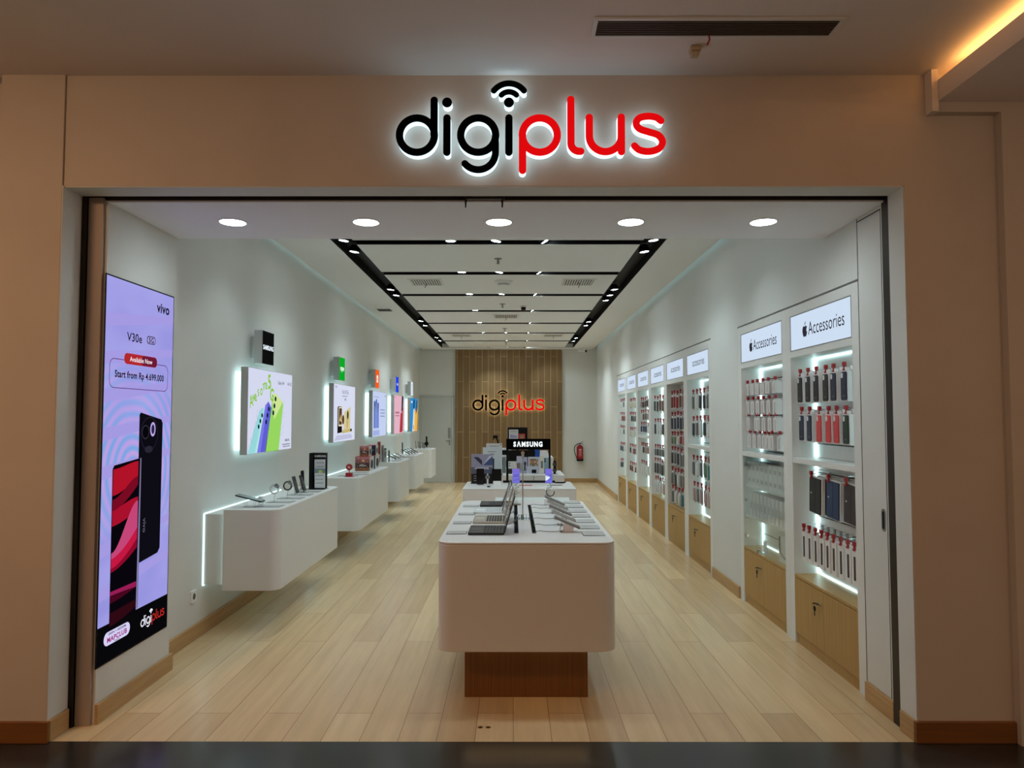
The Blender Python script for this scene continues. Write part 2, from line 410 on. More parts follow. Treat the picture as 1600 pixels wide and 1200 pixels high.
# ---------------------------------------------------------------- digiplus lettering (stroke glyphs, units: 1 = letter drawing pixel)
def arc(cx, cy, r, a0, a1, n=20, ry=None):
    ry = ry or r
    return [(cx + r * math.cos(math.radians(a0 + (a1 - a0) * i / n)), cy + ry * math.sin(math.radians(a0 + (a1 - a0) * i / n))) for i in range(n + 1)]
def smooth_path(pts, n=6):
    out = []
    for i in range(len(pts) - 1):
        p0 = pts[max(i - 1, 0)]; p1 = pts[i]; p2 = pts[i + 1]; p3 = pts[min(i + 2, len(pts) - 1)]
        for k in range(n):
            t = k / n
            out.append(tuple(0.5 * ((2 * p1[j]) + (-p0[j] + p2[j]) * t + (2 * p0[j] - 5 * p1[j] + 4 * p2[j] - p3[j]) * t * t + (-p0[j] + 3 * p1[j] - 3 * p2[j] + p3[j]) * t ** 3) for j in (0, 1)))
    return out + [pts[-1]]
BK, RD = 0, 1
GLY = [  # (name, colour, [(closed, path, stroke)]) in image axes, y down
    ('letter', BK, [(1, arc(180, 355, 95, 0, 360, 40), 40), (0, [(273, 162), (273, 355)], 40)]),
    ('letter', BK, [(0, [(343, 260), (343, 450)], 40), (2, (343, 174), 27)]),
    ('letter', BK, [(1, arc(513, 355, 95, 0, 360, 40), 40), (0, [(607, 355)] + arc(513, 452, 94, 0, 140, 18), 38)]),
    ('letter', BK, [(0, [(680, 260), (680, 450)], 40), (2, (680, 174), 27)]),
    ('wifi_arc', BK, [(0, arc(680, 172, 104, 218, 322, 16), 33)]),
    ('wifi_arc', BK, [(0, arc(680, 172, 57, 224, 316, 12), 30)]),
    ('letter', RD, [(1, arc(848, 355, 95, 0, 360, 40), 40), (0, [(754, 355), (754, 550)], 40)]),
    ('letter', RD, [(0, [(1017, 158), (1017, 400)] + arc(1062, 400, 45, 180, 100, 8)[1:] + [(1070, 445)], 40)]),
    ('letter', RD, [(0, [(1117, 258), (1117, 360)] + arc(1204, 360, 87, 180, 0, 20)[1:] + [(1291, 360)], 40), (0, [(1291, 256), (1291, 447)], 40)]),
    ('letter', RD, [(0, smooth_path([(1507, 276), (1480, 257), (1435, 251), (1390, 261), (1372, 290), (1390, 320), (1440, 338), (1490, 355), (1514, 388), (1503, 422), (1472, 440), (1430, 446), (1388, 437), (1362, 415)]), 38)]),
]
def stroke(m, path, w, closed, X, frame, d0, d1, mat):
    """constant-width stroke with round caps as an extruded solid; X maps drawing units to frame units"""
    pts = [X(p) for p in path]; r = w / 2; n = len(pts)
    if closed: pts = pts[:-1]; n -= 1
    L_, R_ = [], []
    for i in range(n):
        a = pts[(i - 1) % n] if (closed or i > 0) else pts[i]; b = pts[(i + 1) % n] if (closed or i < n - 1) else pts[i]
        dx, dy = b[0] - a[0], b[1] - a[1]; q = math.hypot(dx, dy) or 1; nx, ny = -dy / q, dx / q
        L_.append((pts[i][0] + nx * r, pts[i][1] + ny * r)); R_.append((pts[i][0] - nx * r, pts[i][1] - ny * r))
    o, U, V, N = frame; P = lambda a, d: o + U * a[0] + V * a[1] + N * d
    if closed:
        v = [P(a, d0) for a in L_] + [P(a, d0) for a in R_] + [P(a, d1) for a in L_] + [P(a, d1) for a in R_]; f = []
        for i in range(n):
            j = (i + 1) % n
            f += [(i, j, n + j, n + i), (2 * n + i, 3 * n + i, 3 * n + j, 2 * n + j), (i, 2 * n + i, 2 * n + j, j), (n + i, n + j, 3 * n + j, 3 * n + i)]
        m.add(v, f, mat); return
    def cap(c, a, s_):
        t0 = math.atan2(a[1] - c[1], a[0] - c[0]); return [(c[0] + r * math.cos(t0 - PI * k / 8), c[1] + r * math.sin(t0 - PI * k / 8)) for k in range(1, 8)]
    v = [P(a, d0) for a in L_] + [P(a, d0) for a in R_] + [P(a, d1) for a in L_] + [P(a, d1) for a in R_]; f = []
    for i in range(n - 1):
        j = i + 1
        f += [(i, j, n + j, n + i), (2 * n + i, 3 * n + i, 3 * n + j, 2 * n + j), (i, 2 * n + i, 2 * n + j, j), (n + i, n + j, 3 * n + j, 3 * n + i)]
    m.add(v, f, mat)
    for c, a, b in ((pts[-1], L_[-1], R_[-1]), (pts[0], R_[0], L_[0])):
        ring = [a] + cap(c, a, 1) + [b]; k = len(ring)
        v = [P(q, d0) for q in ring] + [P(q, d1) for q in ring]
        f = [tuple(range(k - 1, -1, -1)), tuple(range(k, 2 * k))] + [(i, i + 1, k + i + 1, k + i) for i in range(k - 1)]
        m.add(v, f, mat)
def logo(parent, frame, scale, d0, d1, mats, body=None, body_d=0.0, grow=0.0, only=None):
    X = lambda p: ((p[0] - 799) * scale, (355 - p[1]) * scale)
    for nm, c, strokes in GLY:
        def put(m, mat, a, b, g):
            for st in strokes:
                if st[0] == 2:
                    cx, cy = X(st[1]); m.prism(ell(cx, cy, st[2] * scale + g, st[2] * scale + g, 24), a, b, mat, frame=frame)
                else: stroke(m, st[1], st[2] * scale + 2 * g, st[0] == 1, X, frame, a, b, mat)
        m = MB(); put(m, mats[c], d0, d1, 0); face = m.build(nm, parent)
        if body:
            m = MB(); put(m, body, d0 - body_d, d0 - 0.0005, grow); m.build('letter_body', face)
lf_black = pbr('sign_black_acrylic', (5, 5, 6), 0.6, spec=.02)
lf_red = em('sign_red_face', (228, 10, 14), 0.95)
E_BODY = em('sign_side_glow', (0.64, 0.88, 1.0), 1.7, True)
E_BODY2 = em('sign_side_glow_warm', (1.0, 0.93, 0.70), 3.2, True)
sg = thing('illuminated_sign', 'large black and red shop name sign with white glow above the entrance', 'sign', (0, 0, 0))
logo(sg, FR((0.086, YF, 2.932), (1, 0, 0), (0, 0, 1)), 0.000902, 0.050, 0.054, (lf_black, lf_red), E_BODY, 0.0495, -0.001)
sg = thing('illuminated_sign', 'black and red shop name sign glowing on the wooden back wall', 'sign', (0, 0, 0))
logo(sg, FR((-0.115, YB - .05, 1.84), (1, 0, 0), (0, 0, 1)), 0.001172, 0.040, 0.045, (lf_black, lf_red), E_BODY2, 0.0395, -0.002)

# ---------------------------------------------------------------- lamps
def downlight():
    t = thing('recessed_downlight', 'x', 'ceiling lamp', (0, 0, 0), group='round downlights of the entrance soffit')
    m = MB(); m.lathe([(0.071, 0.0), (0.083, 0.0), (0.084, -0.003), (0.072, -0.004), (0.071, 0.0)], WHITEP, 32); m.build('trim_ring', t, 0, True)
    m = MB(); m.cyl((0, 0, -0.0025), (0, 0, -0.001), 0.0715, 0.0715, E_SOF, 32); m.build('lens', t); cone('lamp_light', t, -.006, 8.0, 155, .8)
    return t
dl = downlight(); names = ['leftmost', 'second from left', 'middle', 'second from right', 'rightmost']
for i, x in enumerate((-1.617, -0.848, -0.083, 0.677, 1.44)):
    o = dl if i == 0 else dup(dl, (0, 0, 0)); o.location = (x, 4.045, 2.674); o['label'] = names[i] + ' of five bright round downlights in the entrance soffit'
def spot():
    t = thing('recessed_spotlight', 'x', 'ceiling spotlight', (0, 0, 0), group='spotlights in the black ceiling channels')
    m = MB(); m.lathe([(0.0, 0.07), (0.035, 0.07), (0.052, 0.03), (0.058, 0.0), (0.050, -0.004), (0.046, 0.004)], BLACK, 20); m.build('housing', t, 0, True)
    m = MB(); m.cyl((0, 0, 0.002), (0, 0, 0.004), 0.044, 0.044, E_SPOT, 20); m.build('lens', t); cone('lamp_light', t, -.004, 22.0, 96, .7)
    return t
sp = spot(); first = True
strong_lamp = [c_ for c_ in sp.children if c_.type == 'LIGHT'][0].data.copy(); strong_lamp.energy = 44.0
def put_spot(x, y, label, tilt=0.0, tz=0.0):
    global first
    o = sp if first else dup(sp, (0, 0, 0)); first = False
    o.location = (x, y, ZC + 0.012); o.rotation_euler = (0, tilt, tz); o['label'] = label
    if y > 10:
        for c_ in o.children:
            if c_.type == 'LIGHT': c_.data = strong_lamp
ys = [5.45, 6.50, 6.95, 9.03, 9.46, 12.0, 12.6, 14.5, 15.1]
for k, y in enumerate(ys): put_spot(-1.57, y, '%s spotlight from the entrance in the left black ceiling channel' % ORD[k], 0.12)
ysr = [5.45, 6.50, 6.95, 9.03, 9.46, 9.88, 12.1, 12.6, 14.6, 15.2]
for k, y in enumerate(ysr): put_spot(1.295, y, '%s spotlight from the entrance in the right black ceiling channel' % ORD[k], -0.12)
for b in range(9):
    for x, w, tl in ((-0.58, 'left', 0.0), (-0.16, 'middle', 0.15), (0.30, 'right tilted', -0.55)):
        if b in (2, 4, 5) and x == -.16 and b != 2: continue
        put_spot(x, bars[b], '%s spotlight on the %s black crossbar from the entrance' % (w, ORD[b]), tl)

# ceiling equipment
def diffuser():
    t = thing('air_diffuser', 'x', 'air vent', (0, 0, 0), group='square-slotted air vents in the store ceiling')
    m = MB(); w, d = .20, .21
    m.box(-w, w, -d, -d + .025, -.008, 0, LAQ2); m.box(-w, w, d - .025, d, -.008, 0, LAQ2); m.box(-w, -w + .025, -d + .025, d - .025, -.008, 0, LAQ2); m.box(w - .025, w, -d + .025, d - .025, -.008, 0, LAQ2); m.build('frame', t)
    m = MB(); m.box(-w + .025, w - .025, -d + .025, d - .025, -.002, -.001, pbr('vent_dark', (70, 72, 70), .7)); m.build('backing', t)
    m = MB()
    for k in range(12):
        x = -w + .04 + k * (2 * w - .08) / 11; m.box(x - .009, x + .005, -d + .05, d - .05, -.008, -.002, LAQ2)
    m.build('louvre', t)
    m = MB(); m.tube([(0, -.02, -.008), (.01, -.03, -.04), (-.005, -.03, -.075)], .004, REDP, 5); m.build('tell_tale_ribbon', t)
    return t
df = diffuser()
for i, (x, y, l) in enumerate(((-1.05, 8.45, 'left slotted air vent between second and third black crossbars'), (.78, 8.45, 'right slotted air vent between second and third black crossbars'), (-.12, 11.33, 'single central slotted air vent halfway down the store ceiling'), (-1.03, 14.0, 'left slotted air vent near the back of the store ceiling'), (.79, 14.0, 'right slotted air vent near the back of the store ceiling'))):
    o = df if i == 0 else dup(df, (0, 0, 0)); o.location = (x, y, ZC); o['label'] = l
t = thing('return_grille', 'small white slotted grille in the ceiling strip by left wall', 'air vent', (-1.94, 10.65, ZC))
m = MB(); m.box(-.12, .12, -.12, .12, -.006, 0, LAQ2); m.build('frame', t, .002)
m = MB()
for k in range(9): m.box(-.10, .10, -.1 + k * .024, -.09 + k * .024, -.009, -.006, pbr('vent_dark', (70, 72, 70), .7))
m.build('slots', t)
def sprinkler():
    t = thing('ceiling_sprinkler', 'x', 'sprinkler', (0, 0, 0), group='fire sprinklers on the store ceiling')
    m = MB(); m.lathe([(0, 0), (.04, 0), (.04, -.006), (.015, -.012), (.012, -.012)], STEEL, 16); m.build('escutcheon', t, 0, True)
    m = MB(); m.cyl((0, 0, -.01), (0, 0, -.05), .009, .007, STEEL, 10); m.cyl((0, 0, -.052), (0, 0, -.056), .018, .018, STEEL, 12); m.tube([(.008, 0, -.02), (.016, 0, -.035), (.004, 0, -.052)], .002, STEEL, 5); m.tube([(-.008, 0, -.02), (-.016, 0, -.035), (-.004, 0, -.052)], .002, STEEL, 5); m.build('sprinkler_head', t, 0, True)
    return t
sk = sprinkler()
for i, (y, l) in enumerate(((7.19, 'nearest chrome fire sprinkler on the store ceiling'), (10.1, 'second chrome fire sprinkler back along the store ceiling'), (12.89, 'third chrome fire sprinkler back along the store ceiling'), (15.3, 'farthest chrome fire sprinkler before the wooden back wall'))):
    o = sk if i == 0 else dup(sk, (0, 0, 0)); o.location = (-.155, y, ZC); o['label'] = l
t = thing('smoke_detector', 'round white smoke detector behind the second black ceiling crossbar', 'smoke detector', (-.115, 8.42, ZC))
m = MB(); m.lathe([(0, 0), (.11, 0), (.11, -.012), (.07, -.02), (.06, -.05), (.03, -.062), (0, -.062)], WHITEP, 28); m.build('body', t, 0, True)
m = MB(); m.lathe([(.064, -.028), (.067, -.034), (.064, -.04)], GREYP, 24); m.build('sensor_ring', t)
t = thing('smoke_detector', 'flat white smoke detector near the back of the store ceiling', 'smoke detector', (-.13, 13.9, ZC))
m = MB(); m.lathe([(0, 0), (.09, 0), (.09, -.012), (.05, -.03), (0, -.03)], WHITEP, 24); m.build('body', t, 0, True)
t = thing('dome_camera', 'small black dome camera on white mount on the ceiling', 'security camera', (.149, 10.28, ZC))
m = MB(); m.lathe([(0, 0), (.05, 0), (.05, -.02), (0, -.02)], WHITEP, 20); m.build('mount', t, 0, True)
m = MB(); m.lathe([(.036, -.02), (.036, -.045), (.028, -.065), (0, -.075)], GBLACK, 20); m.build('dome', t, 0, True)
t = thing('bullet_camera', 'black and white bullet camera under ceiling near back right corner', 'security camera', (1.62, 16.6, ZC))
m = MB(); m.lathe([(0, 0), (.045, 0), (.045, -.012), (0, -.012)], WHITEP, 16); m.cyl((0, 0, -.01), (0, 0, -.05), .012, .012, WHITEP, 10); m.build('bracket', t)
m = MB(); m.cyl((-.09, .05, -.05), (.07, -.05, -.075), .03, .03, WHITEP, 14); m.cyl((.07, -.05, -.075), (.085, -.06, -.078), .03, .028, BLACK, 14); m.build('camera_body', t)

# mall ceiling grille and detector
t = thing('linear_grille', 'long white framed black slot air grille on the mall ceiling', 'air vent', (0, 0, 3.257))
gx0, gx1, gy0, gy1 = .345, 1.425, 2.955, 3.115
m = MB(); m.box(gx0, gx1, gy0, gy0 + .02, -.008, 0, LAQ2); m.box(gx0, gx1, gy1 - .02, gy1, -.008, 0, LAQ2); m.box(gx0, gx0 + .02, gy0 + .02, gy1 - .02, -.008, 0, LAQ2); m.box(gx1 - .02, gx1, gy0 + .02, gy1 - .02, -.008, 0, LAQ2); m.build('frame', t, .001)
m = MB(); m.box(gx0 + .02, gx1 - .02, gy0 + .02, gy1 - .02, -.0012, -.0004, BLACK); m.build('backing', t)
m = MB(); gm = pbr('grille_slat', (104, 94, 86), .5)
for k in range(7): y = gy0 + .032 + k * .0165; m.box(gx0 + .02, gx1 - .02, y, y + .004, -.008, -.0015, gm)
m.build('louvre', t)
m = MB(); m.tube([(.87, gy1 - .03, -.008), (.872, gy1 - .035, -.03), (.862, gy1 - .03, -.055)], .004, REDP, 5); m.build('tell_tale_ribbon', t)
t = thing('ceiling_sensor', 'small beige square sensor hanging below the mall ceiling grille', 'sensor', (.84, 3.21, 3.257))
bei = pbr('aged_beige_plastic', (188, 168, 136), .5)
m = MB(); m.box(-.024, .024, -.024, .024, -.022, 0, bei); m.build('base', t, .003)
m = MB(); m.box(-.018, .018, -.018, .018, -.042, -.022, bei); m.build('sensor_head', t, .003)

# ---------------------------------------------------------------- led advertising wall screen
def M_(c, s=1.0): return emc(c, s)
t = thing('led_advertising_screen', 'tall lilac LED screen advertising a phone beside the left entrance', 'advertising screen', (-2.115, 3.648, .275))
Wd, Hd = .742, 2.024
m = MB(); m.box(0, .004, 0, Wd, 0, Hd, BLACK); m.build('screen_frame', t)
fr_ = FR((.0045, 0, 0), (0, 1, 0), (0, 0, 1))
lil = bpy.data.materials.new('led_lilac_picture'); lil.use_nodes = True; nt = lil.node_tree
for n in list(nt.nodes):
    if n.type != 'OUTPUT_MATERIAL': nt.nodes.remove(n)
tc = nt.nodes.new('ShaderNodeTexCoord'); mp = nt.nodes.new('ShaderNodeMapping'); mp.inputs['Scale'].default_value = (1, 1.0, 2.4); mp.inputs['Rotation'].default_value = (0.25, 0, 0)
wv = nt.nodes.new('ShaderNodeTexWave'); wv.wave_type = 'RINGS'; wv.rings_direction = 'X'; wv.inputs['Scale'].default_value = 5.0; wv.inputs['Distortion'].default_value = 2.2; wv.inputs['Detail'].default_value = 1.0
wv.inputs['Detail Scale'].default_value = .6
mp2 = nt.nodes.new('ShaderNodeMapping'); mp2.inputs['Location'].default_value = (0, -.30, -.98)
ns = nt.nodes.new('ShaderNodeTexNoise'); ns.inputs['Scale'].default_value = 1.7; ns.inputs['Detail'].default_value = 0
cr = nt.nodes.new('ShaderNodeValToRGB'); cr.color_ramp.elements[0].color = (*lin((140, 136, 220)), 1); cr.color_ramp.elements[1].color = (*lin((184, 182, 246)), 1)
c2 = nt.nodes.new('ShaderNodeValToRGB'); c2.color_ramp.elements[0].color = (*lin((112, 170, 232)), 1); c2.color_ramp.elements[1].color = (*lin((200, 164, 232)), 1)
bs = nt.nodes.new('ShaderNodeTexNoise'); bs.inputs['Scale'].default_value = 2.0; bs.inputs['Detail'].default_value = 1
spz = nt.nodes.new('ShaderNodeSeparateXYZ'); mr = nt.nodes.new('ShaderNodeMapRange')
mr.inputs['From Min'].default_value = 1.65; mr.inputs['From Max'].default_value = 1.1; mr.inputs['To Min'].default_value = 0; mr.inputs['To Max'].default_value = .8
mr2 = nt.nodes.new('ShaderNodeMapRange'); mr2.inputs['From Min'].default_value = .55; mr2.inputs['From Max'].default_value = .95
mul = nt.nodes.new('ShaderNodeMath'); mul.operation = 'MULTIPLY'
mx = nt.nodes.new('ShaderNodeMix'); mx.data_type = 'RGBA'; e = nt.nodes.new('ShaderNodeEmission'); e.inputs[1].default_value = .95
L = nt.links.new
L(tc.outputs['Object'], mp.inputs[0]); L(mp.outputs[0], bs.inputs['Vector']); L(bs.outputs['Fac'], cr.inputs[0])
L(tc.outputs['Object'], mp2.inputs[0]); L(mp2.outputs[0], wv.inputs['Vector']); L(wv.outputs['Fac'], c2.inputs[0])
L(tc.outputs['Object'], spz.inputs[0]); L(spz.outputs[2], mr.inputs['Value']); L(spz.outputs[2], mr2.inputs['Value']); L(mr.outputs[0], mul.inputs[0]); L(mr2.outputs[0], mul.inputs[1])
L(mul.outputs[0], mx.inputs[0]); L(cr.outputs[0], mx.inputs[6]); L(c2.outputs[0], mx.inputs[7]); L(mx.outputs[2], e.inputs[0]); L(e.outputs[0], nt.nodes['Material Output'].inputs[0])
m = MB(); g = .008
m.flat(rect(g, Wd - g, .20, Hd - g), fr_, 0, lil); m.flat(rect(g, Wd - g, g, .20), fr_, 0, M_((8, 8, 10)))
m.build('screen_picture', t)
m = MB(); dk = M_((24, 20, 40)); bl = M_((8, 6, 12))
for k in range(7):   # folded bands of the backdrop
    v = .33 + k * .22 if k < 2 else .95 + (k - 2) * .2
    m.flat([(g, v), (Wd - g, v + .10), (Wd - g, v + .14), (g, v + .07)], fr_, .0003, M_((164, 154, 226)))
m.text('vivo', fr_, .528, 1.90, .082, dk, .001, 1.05, .028)
m.text('V30e', fr_, .212, 1.695, .066, dk, .001, 1.12, .014)
m.prism(rrect(.425, .52, 1.699, 1.745, .018), .0006, .0010, dk, frame=fr_); m.prism(rrect(.431, .514, 1.704, 1.740, .015), .0008, .0013, M_((176, 168, 238)), frame=fr_)
m.text('5G', fr_, .472, 1.708, .040, dk, .0016, 1.2, .03, align='c')
a, b = rrect(.052, .68, 1.43, 1.588, .04), rrect(.056, .676, 1.434, 1.584, .037)
for i in range(len(a)): j = (i + 1) % len(a); m.flat([a[i], a[j], b[j], b[i]], fr_, .0006, M_((90, 44, 104)))
pl = rrect(.19, .545, 1.566, 1.626, .028)
m.prism(pl, .0008, .0012, M_((176, 40, 44)), frame=fr_); m.prism(rrect(.37, .543, 1.568, 1.624, .026), .0012, .0014, M_((110, 24, 52)), frame=fr_)
m.text('Available Now', fr_, .367, 1.583, .038, M_((250, 240, 250)), .0018, 1.05, .01, align='c')
m.text('Start from Rp 4.699.000', fr_, .366, 1.490, .052, bl, .001, .98, .026, align='c')
m.build('screen_lettering', t)
m = MB()   # left phone, its screen wallpaper of red and pink drapery
m.flat([(.110, .16), (.372, .20), (.382, 1.045), (.12, 1.02), (.105, 1.0)], fr_, .0009, bl)
def wave_band(v0, v1, v2, v3, c, lo=.112, hi=.366):
    n = 14; up = []; dn = []
    for i in range(n + 1):
        q = i / n; u = lo + (hi - lo) * q; s_ = q * q * (3 - 2 * q)
        up.append((u, v1 + (v3 - v1) * s_)); dn.append((u, v0 + (v2 - v0) * q ** 1.6))
    m.flat(dn + up[::-1], fr_, .0012 + random.random() * .0004, M_(c))
wave_band(.86, 1.0, .95, 1.03, (176, 18, 40)); wave_band(.90, .97, .97, 1.0, (206, 60, 74)); wave_band(.78, .84, .90, .945, (120, 10, 34))
wave_band(.70, .79, .76, .83, (168, 16, 44)); wave_band(.53, .56, .66, .81, (196, 70, 120)); wave_band(.48, .53, .60, .70, (196, 24, 66)); wave_band(.46, .485, .55, .61, (140, 10, 42))
wave_band(.34, .36, .33, .36, (150, 30, 84)); wave_band(.30, .34, .33, .335, (70, 6, 30)); wave_band(.18, .25, .22, .26, (46, 8, 18))
m.flat([(.374, .20), (.392, .21), (.392, 1.045), (.380, 1.045)], fr_, .0018, M_((120, 116, 150)))
# right phone seen from its back
m.prism([(.392, .455), (.60, .475), (.625, .50), (.628, 1.24), (.612, 1.262), (.375, 1.302), (.362, 1.29), (.362, .9), (.392, .9)], .0012, .0016, M_((14, 12, 20)), frame=fr_)
m.prism(ell(.475, 1.18, .098, .098, 30), .0016, .0019, M_((36, 32, 48)), frame=fr_); m.prism(ell(.475, 1.18, .092, .092, 30), .0019, .0021, M_((12, 10, 18)), frame=fr_)
m.prism(ell(.43, 1.19, .04, .04, 24), .0021, .0024, M_((58, 54, 72)), frame=fr_); m.prism(ell(.43, 1.19, .035, .035, 24), .0024, .0026, M_((6, 6, 10)), frame=fr_)
m.prism(ell(.512, 1.205, .03, .042, 24), .0021, .0024, M_((190, 170, 235)), frame=fr_); m.prism(ell(.512, 1.205, .018, .028, 24), .0024, .0026, M_((40, 36, 70)), frame=fr_)
m.prism(ell(.47, 1.09, .045, .02, 24), .0021, .0024, M_((40, 38, 52)), frame=fr_)
m.text('vivo', fr_, .425, .70, .05, M_((110, 106, 124)), .0024, 1, 0, rot=-PI / 2)
m.build('screen_phones', t)
m = MB(); m.prism(rrect(.065, .315, .088, .158, .034), .0006, .0010, M_((214, 208, 246)), frame=fr_)
m.text('MAPCLUB', fr_, .19, .103, .036, M_((150, 30, 110)), .0014, 1.15, .03, align='c')
m.text('EARN + REDEEM', fr_, .19, .139, .017, M_((24, 20, 40)), .0014, 1.3, .02, align='c'); m.text('POINTS', fr_, .19, .090, .011, M_((24, 20, 40)), .0014, 1.3, .02, align='c')
m.build('club_badge', t)
m = MB(); X = lambda p: (.565 + (p[0] - 799) * .000185, .105 + (355 - p[1]) * .000185)
for nm, c, strokes in GLY:
    for st in strokes:
        mt = M_((240, 240, 250)) if c == BK else M_((190, 40, 36))
        if st[0] == 2: cx, cy = X(st[1]); m.prism(ell(cx, cy, .0045, .0045, 10), .0006, .001, mt, frame=fr_)
        else: stroke(m, st[1][::2] if len(st[1]) > 12 and st[0] == 0 else st[1], .0075, st[0] == 1, X, fr_, .0006, .001, mt)
m.build('shop_logo', t)

t = thing('power_socket', 'white wall socket low on the left wall past the screen', 'socket', (XL, 5.02, .30))
m = MB(); fr_ = FR((0, 0, 0), (0, 1, 0), (0, 0, 1)); m.prism(rrect(-.042, .042, -.042, .042, .006), 0, .012, WHITEP, frame=fr_); m.build('plate', t)
m = MB(); m.prism(ell(0, 0, .022, .022), .012, .013, pbr('socket_grey', (90, 90, 90), .5), frame=fr_); m.prism(ell(0, -.008, .003, .003, 8), .013, .0135, BLACK, frame=fr_); m.prism(ell(0, .008, .003, .003, 8), .013, .0135, BLACK, frame=fr_); m.build('socket_well', t)

# ---------------------------------------------------------------- left wall: light box posters, brand signs, floating counters
FX = -2.12
sidem = pbr('lightbox_side', (176, 178, 176), .45)
def halo(parent, y0, y1, z0, z1, xb, ins, full=False):
    """back box with a light strip round it; local x from the wall (0) to the panel's back (xb)"""
    m = MB(); m.box(0, xb, y0 + ins, y1 - ins, z0 + ins, z1 - ins, WALL); bb = m.build('back_box', parent)
    if full:
        m = MB(); a, b, c, d = y0 + ins - .004, y1 - ins + .004, z0 + ins - .004, z1 - ins + .004; x = (.004, xb - .004)
        m.box(*x, a, a + .003, c, d, E_FULL); m.box(*x, b - .003, b, c, d, E_FULL); m.box(*x, a, b, c, c + .003, E_FULL); m.box(*x, a, b, d - .003, d, E_FULL); m.build('light_strip', parent); return
    m = MB(); a, b, c, d = y0 + ins - .006, y1 - ins + .006, z0 + ins - .006, z1 - ins + .006
    for x in ((.001, .009),):
        m.box(*x, a, a + .005, c, d, E_HALO); m.box(*x, b - .005, b, c, d, E_HALO); m.box(*x, a, b, c, c + .005, E_HALO); m.box(*x, a, b, d - .005, d, E_HALO)
    x = (xb - .007, xb - .001); e = ins * .55
    m.box(*x, y0 + ins - e, y0 + ins - e + .006, z0 + ins - e, z1 - ins + e, E_HALO); m.box(*x, y1 - ins + e - .006, y1 - ins + e, z0 + ins - e, z1 - ins + e, E_HALO)
    m.box(*x, y0 + ins - e, y1 - ins + e, z0 + ins - e, z0 + ins - e + .006, E_HALO); m.box(*x, y0 + ins - e, y1 - ins + e, z1 - ins + e - .006, z1 - ins + e, E_HALO)
    m.build('light_strip', parent)
def bars_text(m, x0, x1, y, h, c, d=.0012, seed=1, fr=None):
    """a line of copy too small to read: short strokes"""
    r = random.Random(seed); x = x0
    while x < x1:
        w = r.uniform(.4, 1.1) * h; m.flat(rect(x, min(x + w, x1), y, y + h * r.uniform(.75, 1)), fr, d, c); x += w + h * .3
PW, PH, PZ = 1.13, .705, 1.25
fp = FR((.1205, 0, 0), (0, 1, 0), (0, 0, 1))
def poster(y, label):
    t = thing('light_box_poster', label, 'light box', (XL, y, PZ), group='halo-lit poster boxes on the left wall')
    m = MB(); m.box(.062, .12, 0, PW, 0, PH, sidem); m.build('box_frame', t, .001)
    halo(t, 0, PW, 0, PH, .062, .04, True)
    return t
P_ = []
for y, l in ((5.667, 'lit poster of three phones, pale blue, violet and lime green, with green lettering'), (8.38, 'lit white poster showing a gold folding phone'), (10.7, 'lit pale blue poster with three slim blue phones'), (12.64, 'lit pink poster with a person in red at right'), (14.63, 'lit blue and yellow poster nearest the stockroom door')):
    P_.append(poster(y, l))
bgp = M_((212, 216, 238))
# poster 1
t = P_[0]; m = MB(); m.flat(rect(.004, PW - .004, .004, PH - .004), fp, 0, bgp)
m.flat([(.014, .006), (.222, .006), (.376, .358), (.335, .385), (.262, .35)], fp, .0006, M_((150, 214, 218))); m.flat([(.17, .006), (.222, .006), (.376, .358), (.36, .37)], fp, .0009, M_((176, 228, 226)))
m.flat([(.222, .006), (.409, .006), (.555, .38), (.478, .437), (.40, .405)], fp, .0012, M_((94, 94, 214))); m.flat([(.222, .006), (.30, .006), (.45, .40), (.478, .437), (.40, .405)], fp, .0014, M_((122, 122, 226)))
m.flat([(.426, .004), (.76, .004), (.872, .42), (.85, .44), (.66, .515), (.61, .505), (.575, .46)], fp, .0017, M_((150, 214, 96))); m.flat([(.575, .46), (.63, .28), (.80, .40), (.85, .44), (.66, .515), (.61, .505)], fp, .0019, M_((206, 228, 150)))
m.flat([(.409, .004), (.426, .004), (.575, .46), (.555, .38)], fp, .0018, M_((40, 56, 60)))
for u, v, r_ in ((.655, .463, .024), (.628, .401, .024), (.601, .339, .024), (.488, .371, .022), (.455, .317, .022), (.424, .260, .022), (.323, .316, .020), (.283, .268, .020), (.246, .222, .020)):
    m.prism(ell(u, v, r_, r_ * .95, 16), .0022, .0028, M_((14, 40, 48)), frame=fp)
for i, ch in enumerate('Awesome'):
    m.text(ch, fp, .035 + i * .062 + (.01 if i == 0 else 0), .372 + i * .027 + (.02 if i % 2 else 0), .125 if i else .14, M_((134, 198, 44)), .0012, .85, .014, rot=.30)
m.text('5', fp, .47, .545, .17, M_((134, 198, 44)), .0012, .95, .03, rot=.15); m.text('G', fp, .50, .455, .15, M_((134, 198, 44)), .0032, .95, .03, rot=-.15)
m.text('Galaxy A34', fp, .72, .597, .044, M_((40, 44, 56)), .001, .85, .004); m.text('A54 5G', fp, .985, .597, .044, M_((40, 44, 56)), .001, .85, .004)
m.text('SAMSUNG', fp, 1.0, .078, .030, M_((40, 44, 66)), .001, .95, .02, align='c'); bars_text(m, .86, 1.08, .045, .012, M_((90, 94, 110)), seed=4, fr=fp); bars_text(m, .88, 1.08, .026, .010, M_((90, 94, 110)), seed=5, fr=fp)
r = random.Random(3)
for k in range(46):
    if k % 2: u, v = .86 + r.uniform(-.05, .05) - (0.45 - k * .01) * .12, .05 + k * .009
    else: u, v = .05 + k * .0045 + r.uniform(-.03, .03), .06 + k * .0068
    m.flat([(u, v), (u + .006, v + .002), (u + r.uniform(.004, .02), v + r.uniform(.01, .028))], fp, .0010, M_((70, 120, 140)))
m.build('poster_print', t)
